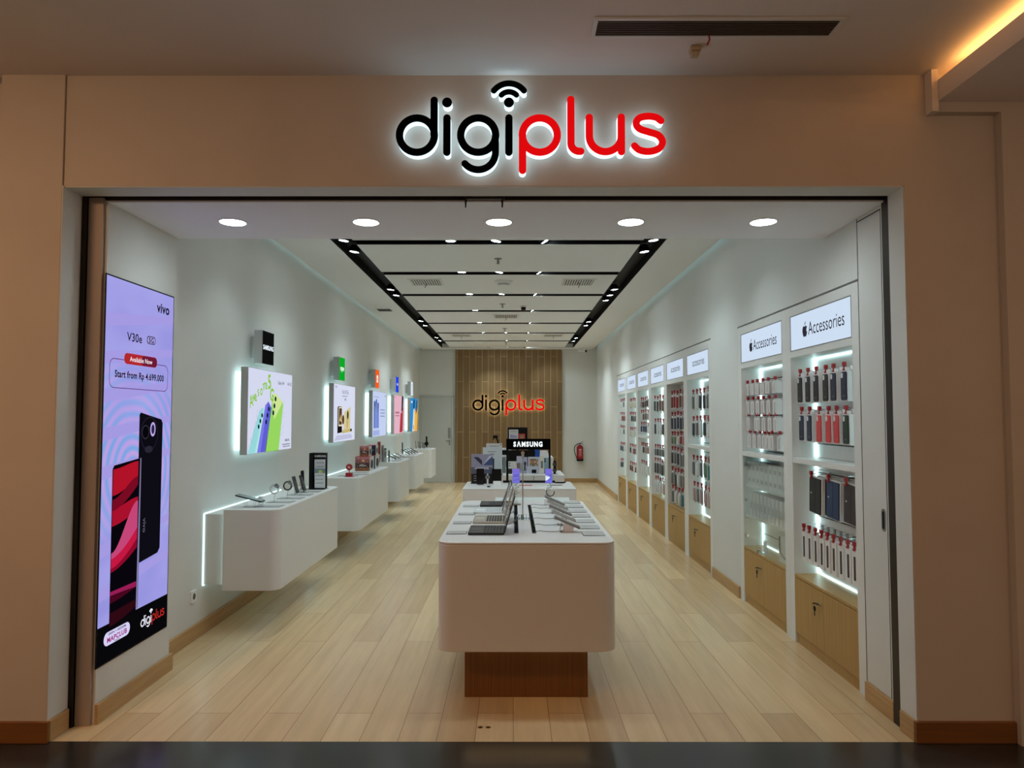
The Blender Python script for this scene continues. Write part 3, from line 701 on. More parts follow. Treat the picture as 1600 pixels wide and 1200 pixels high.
# poster 2
t = P_[1]; m = MB(); m.flat(rect(.004, PW - .004, .004, PH - .004), fp, 0, M_((216, 220, 240)))
bars_text(m, .05, .16, .668, .010, M_((60, 62, 74)), seed=7, fr=fp); bars_text(m, .05, .16, .652, .006, M_((60, 62, 74)), seed=8, fr=fp)
m.text('Find N2 Flip', fp, .58, .592, .072, M_((78, 82, 96)), .001, .95, 0, align='c'); bars_text(m, .42, .68, .558, .012, M_((100, 104, 120)), seed=9, fr=fp); m.text('OPPO', fp, .58, .508, .04, M_((60, 64, 80)), .001, 1, .02, align='c')
m.flat([(.19, .105), (.42, .115), (.40, .43), (.24, .435), (.19, .42)], fp, .0006, M_((24, 20, 18)))
m.prism(rrect(.24, .42, .19, .425, .02), .0008, .0012, M_((228, 214, 180)), frame=fp); m.prism(rrect(.265, .40, .21, .41, .012), .0012, .0016, M_((80, 58, 40)), frame=fp); m.flat([(.28, .26), (.36, .34), (.39, .24)], fp, .0019, M_((220, 180, 120)))
m.prism(ell(.47, .27, .055, .06), .0012, .0016, M_((70, 54, 44)), frame=fp)
m.flat([(.44, .115), (.86, .122), (.87, .44), (.52, .36), (.50, .14)], fp, .0008, M_((214, 200, 150))); m.prism(ell(.70, .27, .055, .12, 20, -.1), .0010, .0014, M_((190, 172, 118)), frame=fp); m.prism(ell(.72, .33, .045, .055), .0014, .0018, M_((54, 50, 46)), frame=fp)
m.flat([(.42, .10), (.96, .115), (.96, .155), (.42, .14)], fp, .0016, M_((196, 180, 120))); m.prism(ell(.90, .135, .05, .018), .0019, .0022, M_((50, 48, 44)), frame=fp)
m.flat([(.05, .02), (1.0, .03), (.9, .085), (.15, .08)], fp, .0004, M_((190, 194, 220)))
m.build('poster_print', t)
# poster 3
t = P_[2]; m = MB(); m.flat(rect(.004, PW - .004, .004, PH - .004), fp, 0, M_((196, 208, 240)))
bars_text(m, .1, .5, .61, .010, M_((90, 110, 150)), seed=11, fr=fp)
for k, (u, c, h) in enumerate(((.10, (70, 96, 168), .52), (.24, (96, 120, 206), .55), (.38, (84, 108, 190), .50))):
    m.prism(rrect(u, u + .12, .13, h + .03, .03), .0006, .001, M_(c), frame=fp); m.prism(rrect(u + .015, u + .05, h - .12, h + .01, .015), .0012, .0016, M_((26, 40, 74)), frame=fp); m.flat(rect(u + .07, u + .10, .15, h - .05), fp, .0013, M_((140, 160, 228)))
for k, v in enumerate((.41, .36, .31)): bars_text(m, .62, 1.02, v, .018, M_((90, 110, 160)), seed=12 + k, fr=fp)
bars_text(m, 1.0, 1.09, .64, .02, M_((90, 110, 160)), seed=19, fr=fp); m.flat(rect(.06, .56, .02, .10), fp, .0004, M_((160, 176, 226)))
m.build('poster_print', t)
# poster 4
t = P_[3]; m = MB(); m.flat(rect(.004, PW - .004, .004, PH - .004), fp, 0, M_((226, 178, 196)))
bars_text(m, .06, .20, .66, .012, M_((120, 60, 80)), seed=21, fr=fp); m.flat([(.80, .70), (1.12, .70), (1.12, .02), (.86, .02)], fp, .0004, M_((206, 196, 210)))
for k, v in enumerate((.37, .32)): bars_text(m, .12, .58, v, .035 - .015 * k, M_((150, 60, 84)), seed=22 + k, fr=fp)
m.flat([(.86, .70), (1.06, .70), (1.0, .45), (.90, .40), (.82, .42)], fp, .0008, M_((60, 34, 40))); m.flat([(.62, .02), (.92, .02), (.96, .30), (.92, .42), (.72, .36)], fp, .0010, M_((172, 50, 64))); m.flat([(.92, .03), (1.0, .03), (1.06, .5), (.94, .42)], fp, .0012, M_((196, 90, 90)))
m.build('poster_print', t)
# poster 5
t = P_[4]; m = MB(); m.flat(rect(.004, PW - .004, .004, PH - .004), fp, 0, M_((40, 140, 206)))
m.prism(rrect(.08, .30, .60, .64, .01), .0006, .0008, M_((214, 224, 240)), frame=fp)
m.flat([(.55, .004), (1.1, .004), (1.1, .52), (.92, .40), (.72, .48), (.6, .34)], fp, .0006, M_((232, 178, 70))); m.flat([(.28, .004), (.60, .004), (.66, .36), (.56, .60), (.46, .50), (.40, .3)], fp, .0009, M_((226, 216, 200)))
m.flat([(.42, .46), (.60, .50), (.64, .66), (.54, .70), (.46, .64)], fp, .0012, M_((54, 38, 34))); m.flat([(.82, .36), (1.0, .44), (1.04, .66), (.9, .68), (.84, .55)], fp, .0012, M_((70, 74, 60))); m.flat([(.98, .02), (1.11, .02), (1.11, .36)], fp, .0014, M_((196, 120, 60)))
m.prism(ell(.45, .09, .06, .05), .0012, .0016, M_((150, 140, 140)), frame=fp)
m.build('poster_print', t)

fs_ = FR((.1155, 0, 0), (0, 1, 0), (0, 0, 1))
SS = .285
def brand_sign(y, label, face, art):
    t = thing('brand_cube_sign', label, 'sign', (XL, y, 2.005), group='lit square brand signs above the posters')
    m = MB(); m.box(.045, .115, 0, SS, 0, SS, sidem); m.build('housing', t, .001)
    m = MB(); m.box(0, .045, .05, SS - .05, .05, SS - .05, WALL); m.build('wall_mount', t)
    m = MB(); m.prism(rect(.003, SS - .003, .003, SS - .003), 0, .002, face, frame=fs_); f = m.build('lit_face', t)
    m = MB(); art(m); m.build('lettering', t)
brand_sign(5.99, 'black square sign with white lettering above the lime green phone poster', lf_black, lambda m: m.text('SAMSUNG', fs_, SS / 2, .125, .055, M_((236, 246, 255), 1.2), .003, 1.0, .03, align='c'))
brand_sign(8.65, 'bright green square sign above the white folding phone poster', M_((12, 168, 40)), lambda m: m.text('oppo', fs_, SS / 2, .125, .085, M_((240, 250, 244), 1.1), .003, 1.05, .03, align='c'))
def mi(m):
    m.prism(rrect(.09, .20, .085, .20, .025), .0028, .0034, M_((255, 244, 236), 1.1), frame=fs_); m.text('mi', fs_, SS / 2, .118, .075, M_((250, 104, 30)), .004, 1, .02, align='c')
brand_sign(10.93, 'orange square sign with white centre badge above the pale blue poster', M_((248, 92, 24)), mi)
brand_sign(12.84, 'deep blue square sign above the pink poster', M_((24, 60, 232)), lambda m: m.text('vivo', fs_, SS / 2, .125, .085, M_((240, 244, 255), 1.1), .003, 1.05, .02, align='c'))
def rm(m):
    for k in range(5): m.prism(ell(SS / 2, .05 + k * .045, .03, .012, 12), .003, .0034, M_((60, 76, 120)), frame=fs_)
brand_sign(14.72, 'white square sign above the blue and yellow poster', M_((226, 238, 250)), rm)

# floating counters
CZ, CB, CX0, CX1 = .884, .31, -2.085, -1.68
def counter(y0, y1, label):
    t = thing('floating_counter', label, 'counter', (XL, y0, 0), group='white floating counters along the left wall')
    L_ = y1 - y0; x0, x1, r_ = CX0 - XL, CX1 - XL, .075
    pts = [(x0, 0)] + [(x1 - r_ + r_ * math.sin(a), r_ - r_ * math.cos(a)) for a in [i * PI / 16 for i in range(9)]] + [(x1 - r_ + r_ * math.cos(a), L_ - r_ + r_ * math.sin(a)) for a in [i * PI / 16 for i in range(9)]] + [(x0, L_)]
    m = MB(); m.prism(pts, CB, CZ - .004, LAQ2); m.build('counter_body', t, .002, True)
    m = MB(); m.prism(pts, CZ - .004, CZ, LAQ); m.build('counter_top', t, .0015, True)
    halo(t, .0, L_, CB, CZ, x0 + .004, .035)
    return t
cn = ['nearest', 'second', 'third', 'fourth', 'farthest']
CY = [(5.14, 6.91), (7.80, 9.65), (10.49, 11.57), (12.32, 13.45), (14.60, 15.55)]
for n_, (a, b) in zip(('nearest white floating counter on the left wall, under the lime green phone poster', 'second white floating counter on the left wall, with red fan and stacked boxes', 'third white floating counter on the left wall, with slim upright boxes', 'fourth white floating counter on the left wall, under the pink poster', 'farthest white floating counter on the left wall, nearest the stockroom door'), CY): counter(a, b, n_)

# ---------------------------------------------------------------- right wall: accessory display bays
XS = 2.125           # slat wall face
ST = .08             # half stile width
SW_DARK = pbr('slat_groove', (66, 70, 70), .5, .3)
def bay(y0, y1, label, lettering, apple=False, lit=True, shelf=None, doorglass=False, zt=2.232, zb=2.02, zo=1.965, zc=.468, wl=0.0, wr=0.0):
    t = thing('display_bay', label, 'display cabinet', (XR, y0, 0), group='white framed accessory display bays')
    L_ = y1 - y0; a0, a1 = -ST - wl, L_ + ST + wr; D = XS - XR; TOP = 2.32
    m = MB(); m.box(0, D + .02, a0, 0, 0, TOP, LAQ2); m.build('side_panel', t, .001)
    m = MB(); m.box(0, D + .02, L_, a1, 0, TOP, LAQ2); m.build('side_panel', t, .001)
    m = MB(); m.box(0, D + .02, 0, L_, zt + .006, TOP, LAQ2); m.box(0, D + .02, 0, L_, zo, zb - .006, LAQ2); m.build('fascia', t, .001)
    m = MB(); m.box(.004, .03, .004, L_ - .004, zb, zt, E_BOX); lb = m.build('light_box_face', t)
    m = MB(); m.box(-.001, .004, 0, L_, zb - .006, zb, STEEL); m.box(-.001, .004, 0, L_, zt, zt + .006, STEEL); m.box(-.001, .004, 0, .004, zb, zt, STEEL); m.box(-.001, .004, L_ - .004, L_, zb, zt, STEEL); m.box(.03, D, 0, L_, zb, zt, LAQ2); m.build('light_box_frame', t)
    ff = FR((.0035, L_, zb), (0, -1, 0), (0, 0, 1)); m = MB(); ink = M_((44, 44, 54))
    h = zt - zb
    if apple:
        tx = m.text('Accessories', ff, L_ * .27 + .055, h * .34, .125, ink, .001, .86, .0)
        ax, ay, s_ = L_ * .27, h * .30, .052    # bitten fruit mark with a leaf
        body = [(0, 1.0), (.35, 1.12), (.62, 1.08), (.82, .90), (.66, .74), (.62, .56), (.70, .40), (.86, .30), (.70, .02), (.45, -.22), (.25, -.22), (0, -.14), (-.25, -.22), (-.48, -.20), (-.74, .08), (-.90, .50), (-.82, .88), (-.55, 1.10), (-.28, 1.12)]
        m.prism([(ax + p[0] * s_ * .8, ay + .015 + p[1] * s_ * 1.05) for p in smooth_path(body + [body[0]], 4)[:-1]], .0006, .0012, ink, frame=ff)
        m.prism([(ax + p[0] * s_ * .8, ay + .015 + p[1] * s_ * 1.05) for p in ((-.02, 1.2), (.02, 1.42), (.16, 1.6), (.34, 1.68), (.32, 1.46), (.18, 1.28))], .0006, .0012, ink, frame=ff)
    else: m.text('accessories', ff, L_ / 2 + .04, h * .38, .115, ink, .001, .92, 0, align='c')
    m.build('lettering', lb)
    # slat wall
    m = MB(); m.box(D + .008, D + .014, 0, L_, zc, zo, SW_DARK)
    z = zc
    while z < zo - .01: m.box(D, D + .008, 0, L_, z + .004, min(z + .094, zo), LAQ2); z += .1
    m.build('slat_wall', t)
    if lit:
        m = MB(); m.box(D - .018, D - .006, L_ - .013, L_ - .003, zc + .005, zo - .004, E_STRIP); m.box(D - .016, D - .004, .004, .018, zc + .005, zo - .004, E_STRIP); m.box(D - .008, D - .002, .02, L_ - .02, zc + .001, zc + .009, E_STRIP); m.box(D - .012, D - .002, .02, L_ - .02, zo - .012, zo - .004, E_STRIP); m.build('led_strip', t)
    if shelf: m = MB(); m.box(.003, D, 0, L_, shelf - .036, shelf, LAQ2); m.build('shelf', t, .001)
    # base cabinet
    m = MB(); m.box(.001, D, 0, L_, zc - .018, zc, CABW); m.build('cabinet_top', t, .001)
    m = MB(); m.box(.02, D, 0, L_, .07, zc - .02, CABW); m.box(.014, D, 0, L_, 0, .068, CABW); m.build('cabinet_carcass', t)
    for k in (0, 1):
        b0, b1 = (.002, L_ / 2 - .0015) if k == 0 else (L_ / 2 + .0015, L_ - .002)
        m = MB(); m.box(.002, .019, b0, b1, .072, zc - .022, CABW); dr = m.build('door', t, .0008)
        if k == 1:
            m = MB(); yk = L_ / 2 + .04; m.cyl((.002, yk, .36), (-.008, yk, .36), .009, .009, CHROME, 14); m.cyl((-.008, yk, .36), (-.03, yk, .36), .003, .003, STEEL, 8)
            m.tube([(-.008, yk + .0, .36), (-.02, yk + .02, .365), (-.03, yk + .045, .36)], .004, BLACK, 6); m.build('lock', dr)
            m = MB(); m.cyl((-.024, yk + .03, .33), (-.028, yk + .03, .33), .016, .016, BLACK, 14); m.box(-.028, -.025, yk + .026, yk + .034, .285, .32, BLACK); m.tube([(-.026, yk + .03, .345), (-.026, yk + .03, .36)], .002, STEEL, 5); m.build('key', dr)
    if doorglass:
        for z in (.985, .735): m = MB(); m.box(.02, D - .002, .004, L_ - .004, z - .018, z, LAQ2); m.build('inner_shelf', t, .001)
        m = MB(); m.box(.004, .009, .006, L_ - .006, zc + .004, shelf - .04, GLASS); dg_ = m.build('glass_door', t)
        m = MB()
        for z in (.56, .86, 1.15):
            m.cyl((.002, L_ - .03, z), (.016, L_ - .03, z), .018, .018, CHROME, 14); m.box(.009, .022, L_ - .06, L_ - .003, z - .008, z + .008, CHROME)
        m.build('hinge', dg_)
        m = MB(); m.cyl((.0, L_ / 2 + .1, .50), (.014, L_ / 2 + .1, .50), .013, .013, CHROME, 14); m.cyl((-.014, L_ / 2 + .09, .484), (-.01, L_ / 2 + .09, .484), .014, .014, GREYP, 12); m.build('glass_lock', dg_)
        m = MB(); m.box(.03, D - .02, L_ - .47, L_ - .33, 1.222, 1.23, BLACK); m.build('magnetic_catch', t)
    return t
BAYS = {}
BAYS['A2'] = (4.08, 4.985); bay(4.08, 4.985, 'nearest display bay by the entrance, with black, navy and red phone cases', '', True, True, 1.27, zt=2.25, zb=2.015, wl=.01)
BAYS['A1'] = (5.145, 6.07); bay(5.145, 6.07, 'second display bay from the entrance, with a glass door over its lower half', '', True, True, 1.262, True, zt=2.25, zb=2.015, wr=.008)
bl_ = ['third display bay from the entrance, first of the far row of six', 'fourth display bay from the entrance, the dark one with no light strips', 'fifth display bay from the entrance, with dark headphone packs', 'sixth display bay from the entrance, with a mid shelf and few packs', 'seventh display bay from the entrance, second from the back', 'eighth display bay, the farthest from the entrance']
for k in range(6):
    y0 = 7.09 + 1.056 * k; BAYS['B%d' % (k + 1)] = (y0, y0 + .88)
    bay(y0, y0 + .88, bl_[k], '', False, k != 1, {0: 1.25, 3: 1.275}.get(k), wr=.008, wl=.008)

# hooks with security locks, and hanging packs (made once, then copied)
def hook_proto(n, L_, double):
    t = thing('display_hook', 'x', 'hook', (0, 0, 0), group='chrome display hooks with red security locks')
    m = MB(); m.box(-.008, 0, -.012, .012, -.03, .012, STEEL); m.build('back_plate', t)
    m = MB(); m.tube([(-.004, 0, 0), (-L_ * .5, 0, -.002), (-L_, 0, .004), (-L_ - .006, 0, .012)], .0022, CHROME, 6)
    if double: m.tube([(-.004, 0, .02), (-L_ * .5, 0, .028), (-L_ * .9, 0, .026)], .0016, CHROME, 5)
    m.build('prong', t)
    m = MB(); x = -L_ + .006; m.box(x - .010, x + .008, -.013, .013, -.004, .022, REDP); m.box(x - .006, x + .005, -.008, .008, -.022, -.004, REDP); m.box(x - .009, x + .007, -.012, .012, -.030, -.020, REDP); m.build('security_lock', t, .002)
    return t
HK = {'s': hook_proto('s', .135, False), 'd': hook_proto('d', .135, True)}
used_h = set()
def put_hook(kind, y, z, label, unl=False):
    o = HK[kind]
    if kind in used_h: o = dup(o, (0, 0, 0))
    used_h.add(kind); o.location = (XS - .002, y, z); o['label'] = label
PK = {}; used_p = set()
def pack_proto(key, w, h, th, cardc, prodc, style):
    """a hanging pack facing the aisle (-x); origin at its hang hole; y across, z down"""
    t = thing('hanging_pack', 'x', 'accessory pack', (0, 0, 0), group='hanging accessory packs')
    f = FR((-th / 2 - .0001, w / 2, -h), (0, -1, 0), (0, 0, 1)); cm = pc(cardc); pm = pc(prodc, .5)
    m = MB()
    if style == 'case':
        m.prism([(0, 0), (w, 0), (w, h - .008), (w * .66, h - .008), (w * .6, h + .012), (w * .4, h + .012), (w * .34, h - .008), (0, h - .008)], -th, 0, cm, frame=f); m.build('box', t)
        m = MB(); m.prism(rrect(w * .10, w * .90, h * .04, h * .92, w * .14), 0, .006, pm, frame=f); c = m.build('phone_case', t, .0015)
        m = MB(); m.prism(rrect(w * .16, w * .44, h * .73, h * .89, w * .09), .006, .0066, pc((222, 222, 222)), frame=f); m.prism(ell(w * .5, h * .45, w * .045, w * .05, 8), .006, .0064, pc((90, 90, 94)), frame=f); m.flat(rect(w * .34, w * .66, h * .17, h * .178), f, .0063, pc((190, 190, 190))); m.build('camera_cutout', c)
    elif style == 'folio':
        m.prism(rrect(0, w, 0, h, .004), -th, 0, cm, frame=f); m.build('box', t)
        m = MB(); m.prism(rrect(w * .06, w * .94, h * .03, h * .97, .006), 0, .008, pm, frame=f); m.prism(rect(w * .52, w * .535, h * .03, h * .97), .008, .0085, BLACK, frame=f); c = m.build('folio_cover', t, .002)
        m = MB(); m.prism(ell(w * .22, h * .55, w * .05, h * .02, 10), .008, .009, pc((200, 204, 208)), frame=f); m.build('emblem', c)
    elif style == 'strap':
        m.prism([(0, 0), (w, 0), (w, h), (w * .62, h), (w * .6, h + .014), (w * .4, h + .014), (w * .38, h), (0, h)], -th, 0, cm, frame=f); m.build('box', t)
        m = MB(); m.prism(rrect(w * .36, w * .64, h * .14, h * .80, w * .1), 0, .004, pm, frame=f); m.build('watch_strap', t)
    elif style == 'mini':
        m.prism([(0, 0), (w, 0), (w, h), (w * .62, h), (w * .6, h + .012), (w * .4, h + .012), (w * .38, h), (0, h)], -th, 0, cm, frame=f); m.build('box', t)
        m = MB(); m.prism(rrect(w * .46, w * .54, h * .14, h * .86, .003), 0, .002, pm, frame=f); m.build('printed_picture', t)
    else:   # blister card
        m.prism(rrect(0, w, 0, h, .004), -.003, 0, cm, frame=f); m.build('backing_card', t)
        m = MB(); m.prism(rrect(w * .14, w * .86, h * .10, h * .82, w * .2), -.001 if style == 'blister' else 0, th, pm, frame=f); m.build('product', t, .003)
    PK[key] = t
def put_pack(key, x, y, z, label, group=None, tilt=0.0):
    o = PK[key]
    if key in used_p: o = dup(o, (0, 0, 0))
    used_p.add(key); o.location = (x, y, z); o.rotation_euler = (tilt, 0, 0); o['label'] = label
    if group: o['group'] = group
W_ = (224, 224, 224)
pack_proto('case_black', .090, .195, .028, W_, (28, 28, 32), 'case'); pack_proto('case_navy', .090, .195, .028, W_, (28, 38, 62), 'case')
pack_proto('case_red', .090, .195, .028, W_, (206, 62, 66), 'case'); pack_proto('case_green', .090, .195, .028, W_, (36, 54, 42), 'case')
pack_proto('folio_black', .19, .245, .02, W_, (34, 34, 38), 'folio'); pack_proto('folio_blue', .19, .245, .02, W_, (26, 54, 92), 'folio'); pack_proto('folio_brown', .19, .245, .02, W_, (52, 42, 48), 'folio')
pack_proto('strap', .062, .21, .022, (228, 226, 226), (66, 62, 62), 'strap')
pack_proto('mini', .088, .088, .045, (208, 204, 202), (176, 172, 170), 'mini'); pack_proto('mini_tall', .080, .110, .045, (210, 208, 206), (160, 158, 156), 'mini')
for k_, c in {'dark': (60, 62, 66), 'grey': (108, 112, 112), 'red': (150, 40, 44), 'blue': (50, 58, 92), 'cream': (206, 198, 168), 'white': (212, 214, 212), 'pink': (168, 140, 140), 'teal': (30, 112, 122), 'brown': (112, 76, 60), 'green': (96, 122, 92)}.items():
    pack_proto('b_' + k_, .078, .19, .016, (206, 208, 206), c, 'blister'); pack_proto('s_' + k_, .078, .125, .016, (206, 208, 206), c, 'blister')
XHK = XS - .132
def yl(px): return 2.00 * 1110 / (px - 802)
row_w = ['top', 'second', 'third', 'fourth', 'fifth', 'sixth']
# nearest bay
r1 = [1252.5, 1264.7, 1277.7, 1292.7, 1305, 1321.7]; c1 = ['black', 'black', 'black', 'black', 'navy', 'navy']
r2 = [1253.8, 1266, 1281.3, 1295.8, 1308.3, 1323.3]; c2_ = ['navy', 'navy', 'red', 'red', 'red', 'green']
for ri, (xs, cs, z) in enumerate(((r1, c1, 1.862), (r2, c2_, 1.60))):
    for i, (px, c) in enumerate(zip(xs, cs)):
        y = yl(px); put_hook('s', y, z, 'hook with red lock, %s from the left in the %s row of the nearest bay' % (ORD[i], row_w[ri]))
        put_pack('case_' + c, XHK + .012, y, z - .022, '%s phone case box, %s from the left in the %s row of the nearest bay' % (c, ORD[i], row_w[ri]), 'boxed phone cases in the nearest bay', .0)
        put_pack('case_' + c, XHK + .042, y - .008, z - .012, '%s case box behind the %s front box, %s row, nearest bay' % (c, ORD[i], row_w[ri]), 'boxed phone cases in the nearest bay', .05)
for i, (px, c) in enumerate(((1272, 'black'), (1305, 'blue'), (1330, 'brown'))):
    y = (4.73, 4.47, 4.23)[i]; put_hook('d', y + .05, 1.17, 'double chrome hook with red lock holding the %s tablet folio' % c)
    put_pack('folio_' + c, XHK + .02, y, 1.155, '%s tablet folio cover hanging in the lower half of the nearest bay' % c, 'boxed tablet folios in the nearest bay', .05)
    put_pack('folio_' + c, XHK + .06, y - .02, 1.155, 'boxed tablet folio tucked behind the %s one in the nearest bay' % c, 'boxed tablet folios in the nearest bay', .05)
for i, px in enumerate((1252.5, 1260.8, 1270.2, 1279.4, 1288.4, 1298, 1309, 1320, 1330)):
    y = yl(px) - .01; put_hook('d', y, .80, 'double hook with red lock, %s from left in the nearest bay\'s lowest row' % ORD[i])
    put_pack('strap', XHK + .012, y, .778, 'white watch strap box, %s from left in the nearest bay\'s lowest row' % ORD[i], 'boxed watch straps in the nearest bay')
# second bay
rows = [([1169.6, 1177.8, 1185, 1193.8, 1201.9, 1212.9], 1.84, 'mini'), ([1170, 1178, 1186, 1194, 1203, 1213], 1.70, 'mini_tall'), ([1171, 1183, 1186.5, 1195, 1204.5, 1213.5], 1.565, 'mini_tall'), ([1172.5, 1180, 1188, 1195, 1201, 1207, 1219], 1.425, 'mini_tall')]
for ri, (xs, z, key) in enumerate(rows):
    for i, px in enumerate(xs):
        y = yl(px); put_hook('s', y, z, 'hook with red lock, %s from the left in the %s row of the second bay' % (ORD[i], row_w[ri]))
        put_pack(key, XHK + .014, y, z - .018, 'small white boxed accessory, %s from the left in the %s row of the second bay' % (ORD[i], row_w[ri]), 'small white boxes on hooks in the second bay')
        put_pack(key, XHK + .064, y - .010, z - .018, 'small white box behind the %s front one, %s row, second bay' % (ORD[i], row_w[ri]), 'small white boxes on hooks in the second bay')
# far row of bays: (z of locks, style, colours, count, start fraction)
G = {
 'B1': [(1.84, 'b', ['grey', 'white', 'dark', 'dark', 'grey', 'dark'], 6), (1.545, 'b', ['dark', 'grey', 'white', 'dark', 'white', 'grey'], 6), (1.115, 'b', ['grey', 'white', 'grey', 'green', 'teal', 'white'], 6), (.825, 'b', ['pink', 'grey', 'pink', 'pink', 'pink', 'pink'], 6)],
 'B2': [(1.86, 'b', ['brown', 'red', 'red', 'brown', 'red'], 5), (1.60, 'b', ['blue', 'dark', 'blue', 'dark', 'blue'], 5), (1.36, 's', ['green', 'green', 'white', 'red', 'red'], 5), (1.165, 'b', ['dark', 'grey', 'dark', 'grey', 'dark'], 5), (.91, 'b', ['grey', 'dark', 'white', 'grey', 'brown'], 5), (.69, 'b', ['grey', 'white', 'white', 'teal'], 4)],
 'B3': [(1.83, 'b', ['dark', 'dark', 'brown', 'brown'], 4), (1.51, 'b', ['dark', 'white', 'white', 'dark'], 4), (1.16, 's', ['grey', 'dark', 'grey', 'grey', 'teal'], 5), (.97, 'b', ['dark', 'dark', 'grey', 'dark', 'grey'], 5), (.72, 'b', ['white', 'white', 'white', 'white', 'red'], 5)],
 'B4': [(1.84, 's', ['pink', 'dark', 'brown', 'dark', 'white'], 5), (1.65, 's', ['white', 'brown', 'grey', 'pink'], 4), (1.455, 's', ['blue', 'blue', 'blue', 'white'], 4), (1.15, 's', ['white', 'dark', 'pink', 'pink', 'red'], 5), (.87, 'b', ['white', 'white', 'white'], 3)],
 'B5': [(1.85, 's', ['cream', 'cream', 'cream', 'white', 'white'], 5), (1.62, 's', ['white', 'dark', 'grey', 'grey', 'dark'], 5), (1.37, 's', ['cream', 'white', 'white', 'cream'], 4), (1.08, 's', ['dark', 'white', 'red', 'grey'], 4), (.785, 's', ['dark', 'red', 'white', 'dark'], 4)],
 'B6': [(1.87, 's', ['white', 'white', 'grey', 'white'], 4), (1.62, 's', ['white', 'red', 'brown', 'red'], 4), (1.38, 's', ['white', 'white', 'grey', 'white'], 4), (1.08, 's', ['blue', 'dark', 'white', 'white'], 4), (.78, 's', ['blue', 'dark'], 2)],
}
bn = ['third', 'fourth', 'fifth', 'sixth', 'seventh', 'farthest']
cword = {'dark': 'dark', 'grey': 'grey', 'red': 'red', 'blue': 'blue', 'cream': 'cream', 'white': 'white', 'pink': 'pinkish', 'teal': 'teal', 'brown': 'brown', 'green': 'green'}
for bi in range(6):
    y0, y1 = BAYS['B%d' % (bi + 1)]
    for ri, (z, stl, cols, n) in enumerate(G['B%d' % (bi + 1)]):
        for i in range(n):
            y = y1 - .10 - i * (.155 if n > 4 else .175) + random.uniform(-.012, .012); dz = random.uniform(-.008, .008)
            put_hook('s', y, z + dz, 'hook with red lock, %s from the left in the %s row of the %s bay' % (ORD[i], row_w[ri], bn[bi]))
            put_pack(stl + '_' + cols[i], XHK + .012, y, z + dz - .022, '%s hanging pack, %s from the left in the %s row of the %s bay' % (cword[cols[i]], ORD[i], row_w[ri], bn[bi]), 'hanging packs in the far display bays', random.uniform(-.05, .05))
            if bi < 4: put_pack(stl + '_' + cols[i], XHK + .05, y - .008, z + dz - .022, '%s pack behind the %s front one, %s row, %s bay' % (cword[cols[i]], ORD[i], row_w[ri], bn[bi]), 'hanging packs in the far display bays', random.uniform(-.05, .05))

# glass-door cupboard: two white shelves of white boxes, a display stand below
def white_box(w, d, h, c):
    t = thing('boxed_gadget', 'x', 'box', (0, 0, 0), group='white boxes behind the glass door')
    m = MB(); m.box(-d / 2, d / 2, -w / 2, w / 2, 0, h, pc(c)); m.build('carton', t, .001)
    m = MB(); m.prism(rrect(w * .2, w * .8, h * .3, h * .62, .003), 0, .0006, pc((168, 170, 172)), frame=FR((-d / 2, w / 2, 0), (0, -1, 0), (0, 0, 1))); m.build('label_print', t)
    return t
wb = white_box(.088, .10, .098, (226, 227, 226)); f1 = True
for i in range(9):
    for k in (0, 1):
        o = wb if f1 else dup(wb, (0, 0, 0)); f1 = False
        o.location = (XR + .085, 6.0 - i * .097, .9852 + k * .0985); o['label'] = 'small white carton, %s from the left, %s of its pair on the upper glass-door shelf' % (ORD[i], 'upper' if k else 'lower')
wt = white_box(.062, .11, .19, (220, 221, 221)); f1 = True
for i in range(10):
    o = wt if f1 else dup(wt, (0, 0, 0)); f1 = False
    o.location = (XR + .088, 5.97 - i * .083, .7352); o['label'] = 'tall white carton, %s from the left on the lower glass-door shelf' % ORD[i]
t = thing('boxed_charger', 'white boxed accessory with grey cable picture at right of the glass cupboard floor', 'box', (XR + .07, 5.30, .4685))
m = MB(); m.box(-.02, .02, -.11, .11, 0, .20, CARD); m.build('carton', t, .001)
m = MB(); m.tube([(-.022, .08, .19), (-.024, .075, .12), (-.022, .07, .07), (-.022, .0, .045), (-.022, -.09, .03)], .007, pc((90, 90, 88)), 6); m.build('printed_picture', t)
t = thing('acrylic_price_holder', 'small clear acrylic holder with white card on the glass cupboard floor', 'price holder', (XR + .06, 5.72, .4685))
m = MB(); m.box(-.02, .02, -.04, .04, 0, .004, CLEAR); m.box(-.003, 0, -.04, .04, .004, .10, CLEAR); m.build('holder', t)
m = MB(); m.box(-.0045, -.0035, -.035, .035, .012, .09, CARD); m.build('price_card', t)

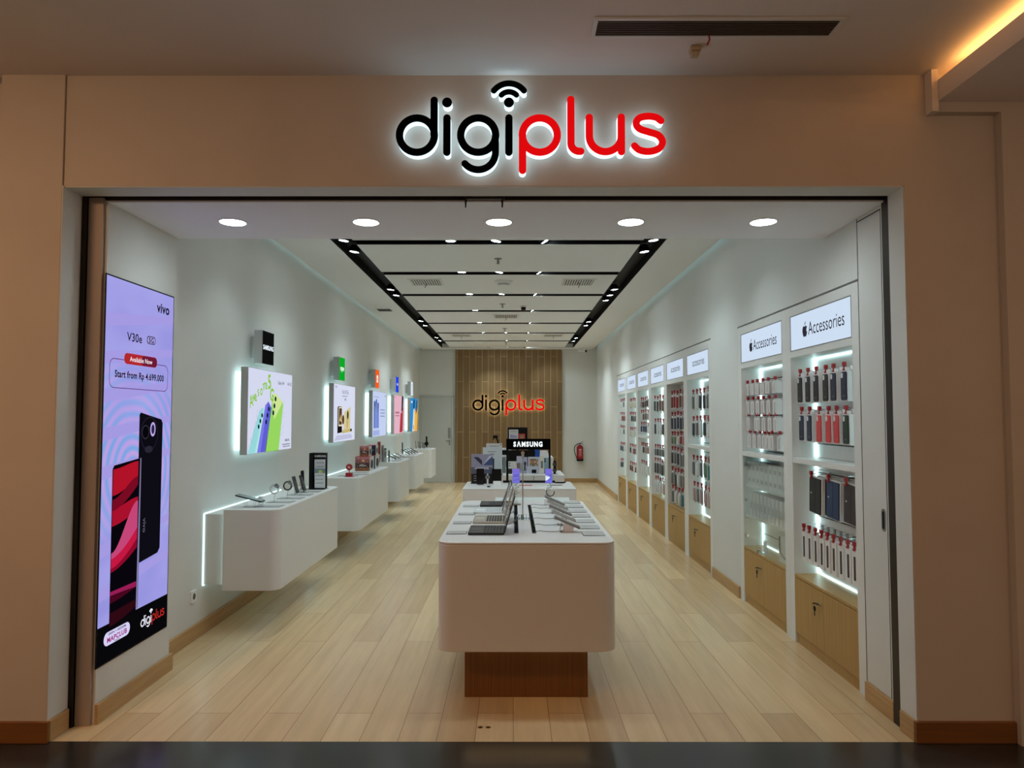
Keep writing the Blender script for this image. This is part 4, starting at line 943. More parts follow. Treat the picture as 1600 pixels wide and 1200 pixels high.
# ---------------------------------------------------------------- island tables
TZ = .884
def island(x0, x1, y0, y1, label, zb=.309, r=.085, plinth=(.135, .2), slots=None, front_slot=False):
    t = thing('island_table', label, 'display table', ((x0 + x1) / 2, y0, 0), group='white island tables on oak plinths')
    w, d = (x1 - x0) / 2, y1 - y0
    pts = rrect(-w, w, 0, d, r, 8)
    m = MB(); m.prism(pts, zb, TZ - .012, LAQ); m.build('table_body', t, .006, True, 3)
    m = MB(); m.prism(pts, TZ - .0115, TZ, LAQ); m.build('table_top', t, .003, True)
    m = MB(); m.box(-w + plinth[0], w - plinth[0], plinth[1], d - plinth[1], 0, zb - .001, PLINW); m.build('plinth', t, .001)
    m = MB(); px, py = w - plinth[0], plinth[1]
    m.box(-px, px, py - .022, py - .012, zb - .008, zb - .001, E_WSTRIP); m.build('plinth_light_strip', t)
    if slots:
        for (sx0, sx1) in slots:
            m = MB(); m.box(sx0 - .0015, sx1 + .0015, .30, 1.62, TZ, TZ + .0015, pbr('slot_rim', (150, 150, 150), .4)); m.box(sx0, sx1, .305, 1.615, TZ + .0015, TZ + .002, lf_black); m.build('cable_slot', t)
    if front_slot:
        m = MB(); m.box(-.27, .42, -.001, .02, .765, .80, em('front_slot_sheen', (.8, .95, .92), .62, True)); m.build('sheen_strip', t)  # emission stands in for light reflected off the strip
    return t
island(-.405, .548, 3.815, 5.72, 'nearest white island table with laptops and phones on an oak plinth', slots=[(-.065, -.042), (.038, .060)])
t2 = island(-.475, .59, 6.66, 7.40, 'second white island table under the black framed brand arch', r=.012, plinth=(.2, .15))
t3 = island(-.475, .59, 8.20, 8.95, 'third white island table from the entrance, behind the brand arch', r=.012, plinth=(.2, .15))
for ch in t2.children:
    pass
t = tag(MB().box(-.165, .52, 6.652, 6.6605, .757, .803, em('front_slot_sheen', (.42, .50, .48), 1.0, True)).build('sheen_strip', None), 'x', 'x')  # reflective strip, no lamp; its sheen is put in as glow
t.parent = t2; t.location = (-.0575, -6.66, 0)
for k in ('label', 'category'): del t[k]
m = MB(); m.box(.2325, .2365, 8.192, 8.2, .31, .875, pbr('shadow_gap', (60, 58, 56), .7)); o = m.build('body_seam', t3); o.location = (-.0575, -8.20, 0)

# price cards on the nearest table
def cards(lst, w, d, grp, lab, rz=0.0):
    t = thing('price_card', 'x', 'price card', (0, 0, 0), group=grp)
    m = MB(); m.box(-w / 2, w / 2, -d / 2, d / 2, 0, .003, CLEAR); m.build('acrylic_plate', t, .001)
    m = MB(); f = FR((0, 0, .0031), (1, 0, 0), (0, 1, 0)); m.prism(rrect(-w / 2 + .004, w / 2 - .004, -d / 2 + .004, d / 2 - .004, .004), 0, .0006, pc((192, 193, 192)), frame=f)
    for k in range(4): bars_text(m, -w / 2 + .012, w / 2 - .012, d / 2 - .02 - k * (d - .03) / 4, .005, pc((120, 122, 124)), .0009, seed=30 + k, fr=f)
    m.build('printed_card', t)
    for i, (x, y) in enumerate(lst):
        o = t if i == 0 else dup(t, (0, 0, 0)); o.location = (x, y, TZ + .0005); o.rotation_euler = (0, 0, rz); o['label'] = lab(i)
cards([(-.325, 4.13), (-.32, 4.52), (-.318, 4.93), (-.315, 5.36)], .115, .105, 'price cards along the left edge of the nearest table', lambda i: 'grey price card, %s from the front on the left edge of the nearest table' % ORD[i])
cards([(.455, 4.10 + .245 * i) for i in range(7)], .125, .155, 'price cards along the right edge of the nearest table', lambda i: 'pale price card, %s from the front on the right edge of the nearest table' % ORD[i])

# laptops (keyboard towards the left aisle)
def laptop(x, y, w, d, label, cb, ck, white=False, h=.215, tilt=16, kstart=.42):
    t = thing('laptop', label, 'laptop', (x, y, TZ + .0006), group='open laptops on the nearest table')
    cm, km = pbr('laptop_%02x%02x%02x' % cb, cb, .35, .3), pc(ck, .5)
    m = MB(); m.prism(rrect(-d, 0, 0, w, .010), 0, .014, cm); base = m.build('keyboard_base', t, .002, True)
    m = MB()
    for i in range(6):
        for j in range(13):
            a = -d + kstart * d + i * (1 - kstart - .06) * d / 6; b = .014 + j * (w - .028) / 13
            m.box(a + .002, a + (1 - kstart - .06) * d / 6 - .002, b + .0015, b + (w - .028) / 13 - .0015, .014, .0152, km)
    m.build('keys', base)
    m = MB(); m.box(-d + .012, -d + kstart * d - .015, w * .34, w * .66, .014, .0144, pbr('trackpad_%02x%02x%02x' % cb, tuple(min(255, int(c * 1.08) + 4) for c in cb), .3)); m.build('trackpad', base)
    M0 = Matrix.Translation((0, 0, .012)) @ Matrix.Rotation(math.radians(tilt), 4, 'Y')
    m = MB(M0); m.box(-.001, .005, 0, w, 0, h, cm); lid = m.build('screen_lid', t, .0015)
    m = MB(M0); m.box(-.0022, -.0012, .006, w - .006, .01, h - .006, SCR); m.build('screen', lid)
    m = MB(); m.cyl((0, .02, .012), (0, w - .02, .012), .005, .005, BLACK, 10); m.build('hinge', t)
    return t
laptop(-.052, 4.045, .285, .205, 'black laptop nearest the front of the table', (38, 38, 40), (24, 24, 26))
laptop(-.060, 4.47, .30, .195, 'silver laptop with black keys, second from the front', (172, 166, 152), (44, 40, 38))
laptop(-.075, 4.93, .25, .20, 'white laptop between the silver and the far black one', (214, 220, 222), (196, 202, 206), h=.19)
laptop(-.085, 5.32, .25, .165, 'small black laptop at the far end of the row', (30, 30, 32), (46, 46, 48), h=.18, tilt=20)
# riser under the laptop hinge side
# tablets and phones standing behind the laptops
def slab_on_stand(name, label, loc, size, tilt, body, screen, rz=0.0, cat='phone', grp=None, h0=.03, lit=None):
    """a slim device leaning back on a clear acrylic easel; faces local -x"""
    t = thing(name, label, cat, loc, rz, grp); w, h, th = size
    M0 = Matrix.Translation((0, 0, h0)) @ Matrix.Rotation(tilt, 4, 'Y')
    m = MB(M0); m.prism(rrect(-w / 2, w / 2, 0, h, .010), 0, th, body, 'x'); b = m.build('device_body', t, .0015)
    m = MB(M0); m.prism(rrect(-w / 2 + .003, w / 2 - .003, .003, h - .003, .008), -.0008, -.0001, screen, 'x'); m.build('screen', b)
    m = MB(M0); m.prism(rrect(-w / 2 + .008, -w / 2 + .028, h - .045, h - .01, .006), th, th + .002, GBLACK, 'x'); m.build('camera_bump', b)
    m = MB(); m.box(-.03, .05, -w * .35, w * .35, 0, .003, CLEAR); m.box(.022, .025, -w * .25, w * .25, .003, h0 + h * .42 * math.cos(tilt), CLEAR); m.box(-.03, -.027, -w * .3, w * .3, .003, .018, CLEAR)
    m.tube([(0, 0, .003), (0, 0, h0)], .004, CLEAR, 6); m.build('acrylic_stand', t)
    return t
slab_on_stand('tablet', 'silver tablet leaning beyond the far end of the laptop row', (-.06, 5.62, TZ + .0005), (.13, .15, .008), .35, pbr('silver_alu', (176, 178, 180), .3, .6), SCR, cat='tablet')
# phones on clear stands, tipped towards the right aisle
def tipped_phone(x, y, label, body, z=.062, tilt=23, L_=.158, wd=.076, block=False):
    t = thing('display_phone', label, 'phone', (x, y, TZ + .0005), group='tipped display phones on the nearest table')
    M0 = Matrix.Translation((0, 0, z)) @ Matrix.Rotation(math.radians(tilt), 4, 'Y')
    f = FR(M0 @ Vector((0, 0, 0)), M0.to_3x3() @ Vector((1, 0, 0)), (0, 1, 0))
    m = MB(); m.prism(rrect(-L_ / 2, L_ / 2, -wd / 2, wd / 2, .010), -.013, 0, body, frame=f); b = m.build('phone_body', t, .0015)
    m = MB(); m.prism(rrect(-L_ / 2 + .003, L_ / 2 - .003, -wd / 2 + .003, wd / 2 - .003, .008), .0001, .0008, SCR, frame=f); m.build('screen', b)
    m = MB(); m.box(-.045, .02, -.03, .03, 0, .004, CLEAR)
    if block: m.prism([(-.025, .0), (.03, 0), (.038, z - .018), (-.02, z + .002)], -.028, .028, pbr('pink_white_plastic', (220, 214, 215), .4), 'y')
    else:
        m.box(-.02, -.016, -.025, .025, .004, z + .0, CLEAR); m.box(.01, .014, -.025, .025, .004, z - .016, CLEAR)
    m.build('stand', t, .001)
    m = MB(); r = random.Random(int(y * 100))
    pth = [(-.035 + r.uniform(-.012, .012) * 1, r.uniform(-.02, .02), .006 + k * .006 % z) for k in range(9)]
    m.tube(smooth_path3(pth), .0018, WHITEP, 5); m.build('coiled_cable', t)
    return t
def smooth_path3(pts, n=4):
    out = []
    for i in range(len(pts) - 1):
        p0 = pts[max(i - 1, 0)]; p1 = pts[i]; p2 = pts[i + 1]; p3 = pts[min(i + 2, len(pts) - 1)]
        for k in range(n):
            t = k / n; out.append(tuple(0.5 * ((2 * p1[j]) + (-p0[j] + p2[j]) * t + (2 * p0[j] - 5 * p1[j] + 4 * p2[j] - p3[j]) * t * t + (-p0[j] + 3 * p1[j] - 3 * p2[j] + p3[j]) * t ** 3) for j in range(3)))
    return out + [pts[-1]]
gry = pbr('phone_graphite', (128, 130, 132), .4, .1); grl = pbr('phone_silver', (170, 174, 176), .4, .1)
ph = [(.315, 4.17, gry, True), (.315, 4.43, grl, False), (.312, 4.70, gry, False), (.308, 4.97, grl, False), (.305, 5.24, gry, False)]
for i, (x, y, b, bk) in enumerate(ph):
    tipped_phone(x, y, '%s phone tipped on its stand, %s from the front in the right row' % ('graphite' if b is gry else 'silver', ORD[i]), b, block=bk)
for i, (x, y, b, bk) in enumerate(ph + [(.30, 5.42, gry, False)]):
    r = random.Random(i)
    m = MB(); m.tube(smooth_path3([(.122, y - .04, TZ + .004), (.15, y - .035, TZ + .012), (.19, y - .03 + r.uniform(-.01, .01), TZ + .006), (.24, y - .02, TZ + .005), (x - .045, y, TZ + .007)]), .0017, GREYP, 5)
    tag(m.build('security_cable'), 'thin grey cable from the slot to the %s phone from the front' % ORD[i], 'cable', 'security cables from the right slot')
for i, (y, x1) in enumerate(((4.30, .0), (4.72, -.01), (5.12, -.02))):
    m = MB(); m.tube(smooth_path3([(.015, y + .05, TZ + .004), (-.0, y + .03, TZ + .04), (x1 + .02, y, TZ + .05), (x1 - .02, y - .02, TZ + .03), (x1 - .06, y - .03, TZ + .018)]), .002, GREYP, 5)
    tag(m.build('security_cable'), 'thin cable looping from the left slot to the %s laptop from the front' % ORD[i], 'cable', 'security cables from the left slot')
# raised purple-screen phones at the back edge
def raised_phone(x, label, side):
    t = thing('display_phone', label, 'phone', (x, 5.43, TZ + .0005), group='raised phones with purple screens')
    m = MB(); m.prism(rrect(-.027, .027, .165, .275, .006), -.006, .0, pbr('mint_phone', (120, 140, 140), .35, .3), 'y'); b = m.build('phone_body', t, .001)
    f = FR((0, -.0062, 0), (1, 0, 0), (0, 0, 1))
    m = MB(); m.prism(rrect(-.026, .026, .166, .274, .005), 0, .0004, M_((118, 112, 216)), frame=f)
    for k in range(3): m.flat([(-.026, .18 + k * .03), (.026, .19 + k * .034), (.026, .206 + k * .034), (-.026, .19 + k * .03)], f, .0006, M_((100 + 14 * k, 104, 208)))
    if side: m.prism([(-.026, .184), (-.012, .188), (.002, .200), (.008, .210), (.002, .221), (-.026, .224)], .0006, .0010, M_((222, 236, 255)), frame=f)
    bars_text(m, -.02, .02, .229, .003, M_((60, 60, 130)), .0011, seed=50, fr=f); bars_text(m, -.018, .02, .216, .006, M_((60, 60, 130)), .0011, seed=52, fr=f)
    m.build('screen', b)
    m = MB(); m.box(-.035, .035, -.02, .06, 0, .05 if side else .004, CARD if side else CLEAR); m.box(-.012, .012, .002, .006, .004, .20, CLEAR); m.build('acrylic_stand', t, .001)
    m = MB(); r = random.Random(4); m.tube(smooth_path3([(-.03 + .06 * r.random(), -.012 + .03 * r.random(), .06 + .10 * k / 11) for k in range(12)]), .0022, CHROME, 5); m.build('coiled_cable', t)
    if side: m = MB(); m.tube([(.01 + .03 * math.cos(a), -.03, .10 + .03 * math.sin(a)) for a in [math.radians(150 + 25 * i) for i in range(10)]], .0035, BLACK, 6); m.build('wrist_strap', t)
    return t
raised_phone(.022, 'raised phone with purple screen beside the chrome pole', False)
raised_phone(.270, 'raised phone with purple screen and white moon shape above a black strap', True)
t = thing('chrome_pole_stand', 'thin chrome pole on a clear base in the middle of the nearest table', 'sign pole', (.062, 4.68, TZ + .002))
m = MB(); m.cyl((0, 0, .0), (0, 0, .40), .0038, .0038, CHROME, 12); m.build('pole', t, 0, True)
m = MB(); m.cyl((0, 0, .395), (0, 0, .435), .009, .006, CHROME, 12); m.cyl((0, -.006, .43), (0, .006, .43), .012, .012, CHROME, 14); m.build('pole_clip', t, 0, True)
m = MB(); m.box(-.045, .045, -.05, .07, 0, .02, CLEAR); m.cyl((0, 0, 0), (0, 0, .03), .012, .008, CHROME, 12); m.build('base', t, .002)

# second table: display boards, devices and the brand arch
def board(x0, x1, y, z0, z1, label, art, lean=.0, foot=True, cat='display board'):
    t = thing('display_board', label, cat, ((x0 + x1) / 2, y, z0)); w, h = x1 - x0, z1 - z0
    m = MB(); m.box(-w / 2, w / 2, 0, .012, 0, h, CARD); m.build('panel', t, .001)
    f = FR((-w / 2, -.0004, 0), (1, 0, 0), (0, 0, 1)); m = MB(); art(m, f, w, h); m.build('print', t)
    if foot: m = MB(); m.box(-w / 2 - .004, w / 2 + .004, -.03, .05, 0, .008, BLACK); m.build('foot', t)
    return t
def a_fold(m, f, w, h):
    m.flat(rect(0, w, 0, h), f, 0, pc((150, 152, 178), .3)); m.flat(rect(0, w, 0, h * .33), f, .0003, pc((14, 14, 20), .3)); m.flat(rect(0, w, h * .33, h * .55), f, .0003, pc((92, 98, 124), .3))
    m.flat([(w * .1, h * .9), (w * .32, h * .9), (w * .5, h * .78), (w * .5, h * .62)], f, .0006, pc((44, 48, 76), .3)); m.flat([(w * .55, h * .62), (w, h * .93), (w, h * .62)], f, .0006, pc((62, 88, 138), .3)); m.flat([(w * .52, h * .62), (w * .85, h * .95), (w, h * .95), (w * .55, h * .64)], f, .0008, pc((200, 204, 220), .3))
    for k in range(4): m.flat([(w * (.12 + k * .17), h * .5), (w * (.3 + k * .17), h * .47), (w * (.45 + k * .12), h * .55), (w * (.25 + k * .17), h * .56)], f, .0009 + k * .0002, pc((186, 190, 206), .3))
    for k in range(3): bars_text(m, w * .12, w * .26, h * (.08 + k * .08), .006, pc((190, 190, 200)), .001, seed=60 + k, fr=f)
board(-.423, -.208, 7.20, TZ + .0005, 1.178, 'grey blue fold-phone display board at left of the second table', a_fold)
def a_txt(m, f, w, h):
    m.flat(rect(0, w, 0, h), f, 0, pc((206, 216, 222), .35)); bars_text(m, w * .28, w * .72, h * .86, .010, pc((110, 114, 122)), .0006, seed=70, fr=f); bars_text(m, w * .36, w * .62, h * .78, .014, pc((70, 74, 82)), .0006, seed=71, fr=f); bars_text(m, w * .25, w * .55, h * .70, .010, pc((60, 64, 72)), .0006, seed=72, fr=f)
    m.prism(rrect(w * .50, w * .62, h * .22, h * .68, .006), .0004, .001, pc((30, 42, 54), .3), frame=f)
board(-.315, -.125, 7.36, TZ + .0005, 1.24, 'pale board with small copy and dark phone picture, second table', a_txt)
def a_txt2(m, f, w, h):
    m.flat(rect(0, w, 0, h), f, 0, pc((212, 218, 222), .35)); bars_text(m, w * .2, w * .8, h * .9, .012, pc((130, 134, 142)), .0006, seed=74, fr=f); bars_text(m, w * .25, w * .75, h * .86, .008, pc((130, 134, 142)), .0006, seed=75, fr=f); m.prism(ell(w * .92, h * .95, .008, .006), .0004, .0008, pc((60, 64, 80)), frame=f)
board(-.315, -.13, 8.30, TZ + .0005, 1.246, 'tall white board standing highest behind the pale one', a_txt2)
t = thing('display_tablet', 'black upright tablet in front of the grey blue display board', 'tablet', (-.325, 7.07, TZ + .0005))
m = MB(); m.prism(rrect(-.040, .036, .004, .158, .008), -.004, .004, GBLACK, 'y'); m.build('device_body', t, .001)
m = MB(); m.box(-.03, .03, -.01, .04, 0, .004, CLEAR); m.build('acrylic_stand', t)
t = thing('smartwatch', 'silver smartwatch on a small white stand between the black screens', 'smartwatch', (-.253, 7.03, TZ + .0005))
m = MB(); m.box(-.008, .008, -.006, .02, 0, .06, CARD); m.build('stand', t, .001)
m = MB(); m.cyl((0, -.006, .078), (0, -.016, .078), .02, .02, CHROME, 20); m.tube([(0, -.010, .098), (0, .005, .108), (0, .02, .09), (0, .02, .07), (0, .004, .052), (0, -.010, .058)], .006, pbr('silver_strap', (190, 192, 194), .4), 8); m.build('watch_case', t, 0, True)
m = MB(); m.cyl((0, -.0162, .078), (0, -.017, .078), .015, .015, pc((90, 92, 96)), 18); m.build('watch_face', t)
t = thing('display_tablet', 'black tablet with white dock at right of the grey blue board', 'tablet', (-.165, 7.1, TZ + .0005))
m = MB(); m.prism(rrect(-.048, .048, .018, .152, .006), -.004, .004, GBLACK, 'y'); m.build('device_body', t, .001)
m = MB(); m.prism([(-.06, 0), (.0, 0), (.0, .03), (-.04, .036)], -.035, .045, CARD, 'x'); m.build('dock', t, .001)
m = MB(); m.prism(rrect(-.015, .015, 0, .012, .004), -.06, -.05, BLACK, 'y'); 
o = m.build('usb_plug'); o.location = (-.235, 6.86, TZ + .0005); tag(o, 'small black plug lying on the front of the second table', 'plug')
# brand arch
t = thing('brand_arch', 'black frame arch with lit white brand lettering on the second table', 'display arch', (.155, 7.30, TZ + .0005))
m = MB(); m.box(-.227, .227, -.02, .03, .335, .445, lf_black); hd = m.build('header_box', t, .002)
f = FR((0, -.0205, .368), (1, 0, 0), (0, 0, 1)); wt_ = em('arch_letter_glow', (.86, .96, 1.0), 1.35, True)
m = MB()
wx = -.153
for ch in 'S\u039bMSUNG':
    vs, fs, w_ = text_mesh(ch, .045, 0, 0); m.text(ch, f, wx, 0, .067, wt_, .001, .80, .045); wx += w_ * .067 * .80 + .0085
m.build('lettering', hd)
m = MB(); m.box(-.227, -.205, -.012, .02, .0, .336, BLACK); m.build('post', t)
m = MB(); m.box(.208, .227, -.012, .02, .0, .336, BLACK); m.build('post', t)
m = MB(); m.box(-.26, .27, -.03, .05, 0, .018, BLACK); m.build('base_bar', t, .002)
m = MB(); m.tube(smooth_path3([(.41, 7.28, TZ + .006), (.45, 7.26, TZ + .006), (.50, 7.27, TZ + .006), (.53, 7.24, TZ + .012), (.51, 7.21, TZ + .005), (.46, 7.2, TZ + .005), (.42, 7.22, TZ + .005)]), .004, BLACK, 6)
tag(m.build('power_cable'), 'black cable curled on the right end of the second table', 'cable')
def flat_card(x, y, w, d, c, label, z=TZ, th=.003):
    t = thing('leaflet', label, 'leaflet', (x, y, z + .0005)); m = MB(); m.box(-w / 2, w / 2, -d / 2, d / 2, 0, th, pc(c)); m.build('sheet', t); m = MB(); f = FR((0, 0, th), (1, 0, 0), (0, 1, 0)); bars_text(m, -w * .4, w * .4, 0, .008, pc((120, 90, 90)), .0004, seed=int(x * 99) % 50, fr=f); m.build('print', t); return t
flat_card(.12, 6.98, .13, .05, (214, 60, 66), 'red and white leaflet lying before the brand arch')
flat_card(.42, 7.0, .12, .05, (120, 96, 92), 'brown leaflet lying at right of the second table')

# third table: phones, boxes and watches seen through the arch
def upright(x, y, w, h, d, c, label, art=None, name='boxed_phone', cat='box', z=TZ):
    t = thing(name, label, cat, (x, y, z + .0005)); m = MB(); m.box(-w / 2, w / 2, 0, d, 0, h, pc(c)); m.build('carton', t, .0015)
    f = FR((-w / 2, -.0003, 0), (1, 0, 0), (0, 0, 1)); m = MB()
    if art: art(m, f, w, h)
    else: m.prism(rrect(w * .2, w * .8, h * .3, h * .7, .003), 0, .0005, pc((120, 124, 130)), frame=f)
    m.build('front_print', t); return t
upright(-.12, 8.55, .06, .19, .02, (120, 130, 128), 'grey green phone standing left of the arch post', lambda m, f, w, h: [m.prism(ell(w * .3, h * (.82 - k * .14), .008, .008, 12), 0, .001, GBLACK, frame=f) for k in (0, 1, 2)], 'display_phone', 'phone')
upright(-.10, 8.75, .08, .20, .06, (220, 222, 220), 'plain white carton behind the grey green phone')
upright(-.012, 8.55, .10, .135, .05, (220, 220, 216), 'low white carton with two black dots seen inside the arch', lambda m, f, w, h: [m.prism(ell(w * .18, h * (.85 - k * .2), .008, .007, 12), 0, .001, BLACK, frame=f) for k in (0, 1)])
upright(-.04, 8.40, .05, .06, .03, (24, 24, 26), 'small black box on the left inside the arch', lambda m, f, w, h: m.flat(rect(.01, .03, .01, .014), f, .0004, pc((120, 120, 120))))
def a_ph(m, f, w, h):
    m.flat(rect(0, w, 0, h), f, 0, pc((186, 190, 208), .35)); m.prism(rrect(w * .05, w * .30, h * .1, h * .6, .005), .0002, .0008, pc((150, 80, 70), .3), frame=f); m.prism(rrect(w * .32, w * .60, h * .1, h * .62, .005), .0002, .0008, pc((110, 120, 120), .3), frame=f); m.prism(rrect(w * .62, w * .9, h * .12, h * .6, .005), .0002, .0008, pc((160, 170, 160), .3), frame=f)
upright(.075, 8.52, .07, .20, .02, (200, 204, 214), 'pale board with four coloured phones inside the arch', a_ph, 'display_board', 'display board')
upright(.142, 8.50, .052, .19, .02, (190, 196, 214), 'lavender board with a dark figure picture inside the arch', lambda m, f, w, h: [m.flat(rect(0, w, 0, h), f, 0, pc((176, 182, 208))), m.prism(ell(w * .45, h * .6, w * .3, h * .12), .0003, .0008, pc((40, 44, 60)), frame=f), m.prism(rrect(w * .25, w * .6, h * .15, h * .5, .005), .0003, .0008, pc((50, 54, 76)), frame=f)], 'display_board', 'display board')
def a_mos(m, f, w, h):
    m.flat(rect(0, w, 0, h), f, 0, pc((196, 200, 216), .35)); r = random.Random(9)
    for i in range(9):
        for j in range(6): m.flat(rect(w * (.14 + i * .08), w * (.22 + i * .08), h * (.44 + j * .075), h * (.515 + j * .075)), f, .0004, pc(r.choice([(90, 110, 80), (190, 120, 70), (200, 160, 90), (90, 100, 120), (180, 110, 110), (110, 120, 100), (210, 200, 180)])))
    m.prism(rrect(w * .32, w * .72, h * .03, h * .24, .003), .0004, .001, BLACK, frame=f)
upright(.243, 8.46, .135, .195, .02, (206, 210, 222), 'white board with colourful mosaic picture inside the arch', a_mos, 'display_board', 'display board')
upright(.338, 8.42, .045, .215, .04, (226, 224, 214), 'narrow cream carton at right inside the arch')
upright(.397, 8.44, .068, .19, .012, (150, 178, 190), 'pale blue phone standing at right inside the arch', lambda m, f, w, h: [m.prism(ell(w * .2, h * (.88 - k * .12), .009, .009, 14), 0, .0015, GBLACK, frame=f) for k in (0, 1)], 'display_phone', 'phone')
t = thing('watch_display', 'clear stand with two black smartwatches right of the arch', 'smartwatch', (.485, 8.36, TZ + .0005))
m = MB(); m.box(-.035, .03, .0, .05, 0, .006, CLEAR); m.box(-.035, .03, .02, .024, .006, .16, CLEAR); m.build('acrylic_stand', t)
for z in (.045, .115):
    m = MB(); m.cyl((0, .015, z), (0, .0, z), .024, .024, BLACK, 20); m.box(-.014, .014, .002, .014, z - .042, z + .042, BLACK); w_ = m.build('watch', t, .002); m = MB(); m.cyl((0, -.0002, z), (0, -.0012, z), .019, .019, pc((70, 66, 60)), 18); m.build('watch_face', w_)
flat_card(.45, 8.3, .16, .06, (200, 202, 200), 'grey card lying at the right front of the third table')

# cashier counter with its equipment
t = thing('cashier_counter', 'white cashier counter with black front before the wooden back wall', 'counter', (.12, 11.0, 0))
m = MB(); m.box(-.50, .50, 0, .6, 0, .90, LAQ2); m.build('counter_body', t, .004)
m = MB(); m.box(-.31, .215, -.03, -.01, .80, 1.045, BLACK); m.build('front_panel', t)
m = MB(); m.box(-.50, .50, -.01, .6, .90, .93, LAQ); m.build('counter_top', t, .003)
t = thing('payment_monitor', 'black monitor back with taped papers above the cashier counter', 'monitor', (.07, 11.25, .9305))
m = MB(); m.box(-.16, .155, 0, .04, .20, .46, BLACK); bk_ = m.build('monitor_back', t, .006)
m = MB(); m.cyl((0, .02, .02), (0, .02, .22), .02, .02, BLACK, 14); m.lathe([(0, 0), (.1, 0), (.1, .008), (.02, .02), (0, .02)], BLACK, 20, (0, .02, 0)); m.build('monitor_stand', t, 0, True)
f = FR((0, -.0006, 0), (1, 0, 0), (0, 0, 1))
m = MB(); m.flat(rect(-.138, .008, .28, .425), f, 0, pc((214, 214, 214))); m.flat(rect(-.12, -.01, .395, .402), f, .0004, pc((110, 60, 60))); m.flat(rect(-.12, -.01, .370, .374), f, .0004, pc((120, 120, 120))); m.flat([(-.12, .29), (-.01, .29), (-.01, .33), (-.12, .35)], f, .0004, pc((170, 160, 200))); m.build('white_notice', t)
m = MB(); m.flat(rect(.012, .115, .25, .36), f, 0, pc((196, 60, 60))); m.prism(ell(.065, .31, .035, .03), .0002, .0006, pc((160, 130, 90)), frame=f); m.build('red_notice', t)
t = thing('barcode_scanner', 'black barcode scanner on a bent stand at left of the cashier counter', 'barcode scanner', (-.235, 11.25, .9305))
m = MB(); m.lathe([(0, 0), (.05, 0), (.045, .012), (.012, .02), (0, .02)], BLACK, 18); m.tube([(0, 0, .01), (0, 0, .18), (-.01, 0, .25), (-.04, 0, .30)], .012, BLACK, 8); m.build('stand', t, 0, True)
m = MB(); m.box(-.085, -.01, -.025, .025, .29, .335, BLACK); m.box(-.085, -.065, -.02, .02, .265, .295, BLACK); m.build('scanner_head', t, .006)
t = thing('receipt_printer', 'white receipt printer at left end of the cashier counter', 'printer', (-.13, 11.08, .9305))
m = MB(); m.box(-.06, .10, 0, .14, 0, .14, WHITEP); m.build('housing', t, .008)
m = MB(); m.box(-.02, .07, -.004, 0, .09, .105, BLACK); m.build('paper_slot', t)
t = thing('paper_cup', 'bright blue paper bag standing on the cashier counter', 'bag', (.375, 11.1, .9305)); t.name = 'paper_bag'
m = MB(); m.prism([(-.04, 0), (.04, 0), (.035, .12), (-.04, .12)], 0, .05, pc((24, 84, 178)), 'y'); m.build('bag_body', t)
m = MB(); m.tube([(-.02, .025, .12), (-.01, .025, .15), (.01, .025, .15), (.02, .025, .12)], .002, WHITEP, 5); m.build('handle', t)
t = thing('folded_box', 'white box at right end of the cashier counter', 'box', (.47, 11.05, .9305))
m = MB(); m.prism([(-.06, 0), (.09, 0), (.06, .10), (-.05, .10)], 0, .1, CARD, 'y'); m.build('carton', t, .001)
t = thing('card_reader', 'small black card reader beside the taped monitor', 'card reader', (.29, 11.3, .9305))
m = MB(); m.box(-.05, .05, 0, .06, .0, .24, BLACK); m.build('stand', t, .006); m = MB(); m.box(-.04, .045, -.01, .05, .24, .265, pc((50, 60, 56))); m.build('reader', t, .004)

# fire extinguisher
t = thing('fire_extinguisher', 'red fire extinguisher hanging on the right part of the back wall', 'fire extinguisher', (1.58, YB - .10, .515))
rd = pbr('extinguisher_red', (150, 14, 22), .25)
m = MB(); m.lathe([(0, .04), (.075, .04), (.078, .05), (.078, .31), (.070, .345), (.035, .375), (.022, .385), (0, .385)], rd, 28); m.build('cylinder', t, 0, True)
m = MB(); m.lathe([(0, 0), (.082, 0), (.084, .05), (.074, .055), (0, .055)], BLACK, 24); m.build('base_ring', t, 0, True)
m = MB(); m.cyl((0, 0, .38), (0, 0, .41), .018, .016, STEEL, 12); m.box(-.01, .01, -.012, .012, .40, .425, BLACK); m.tube([(0, 0, .42), (.03, 0, .43), (.075, 0, .47)], .006, BLACK, 6); m.tube([(0, 0, .41), (.04, 0, .408), (.08, 0, .395)], .006, BLACK, 6); m.build('valve', t)
m = MB(); m.tube(smooth_path3([(-.01, -.01, .41), (-.06, -.02, .40), (-.125, -.02, .34), (-.135, -.02, .26), (-.115, -.02, .17), (-.085, -.03, .09), (-.075, -.03, .06)]), .009, BLACK, 8); m.build('hose', t, 0, True)
m = MB(); f = FR((0, -.0785, 0), (1, 0, 0), (0, 0, 1))
m.prism([(-.035, .10), (.035, .10), (.035, .29), (-.035, .29)], 0, .001, pc((170, 60, 64)), frame=f); m.flat(rect(-.03, .03, .26, .28), f, .0014, pc((206, 190, 190)))
for k in range(6): bars_text(m, -.028, .028, .13 + k * .02, .007, pc((210, 180, 180)), .0014, seed=80 + k, fr=f)
m.build('label_plate', t)
m = MB(); m.box(-.02, .02, .075, .1, .30, .36, STEEL); m.build('wall_bracket', t)

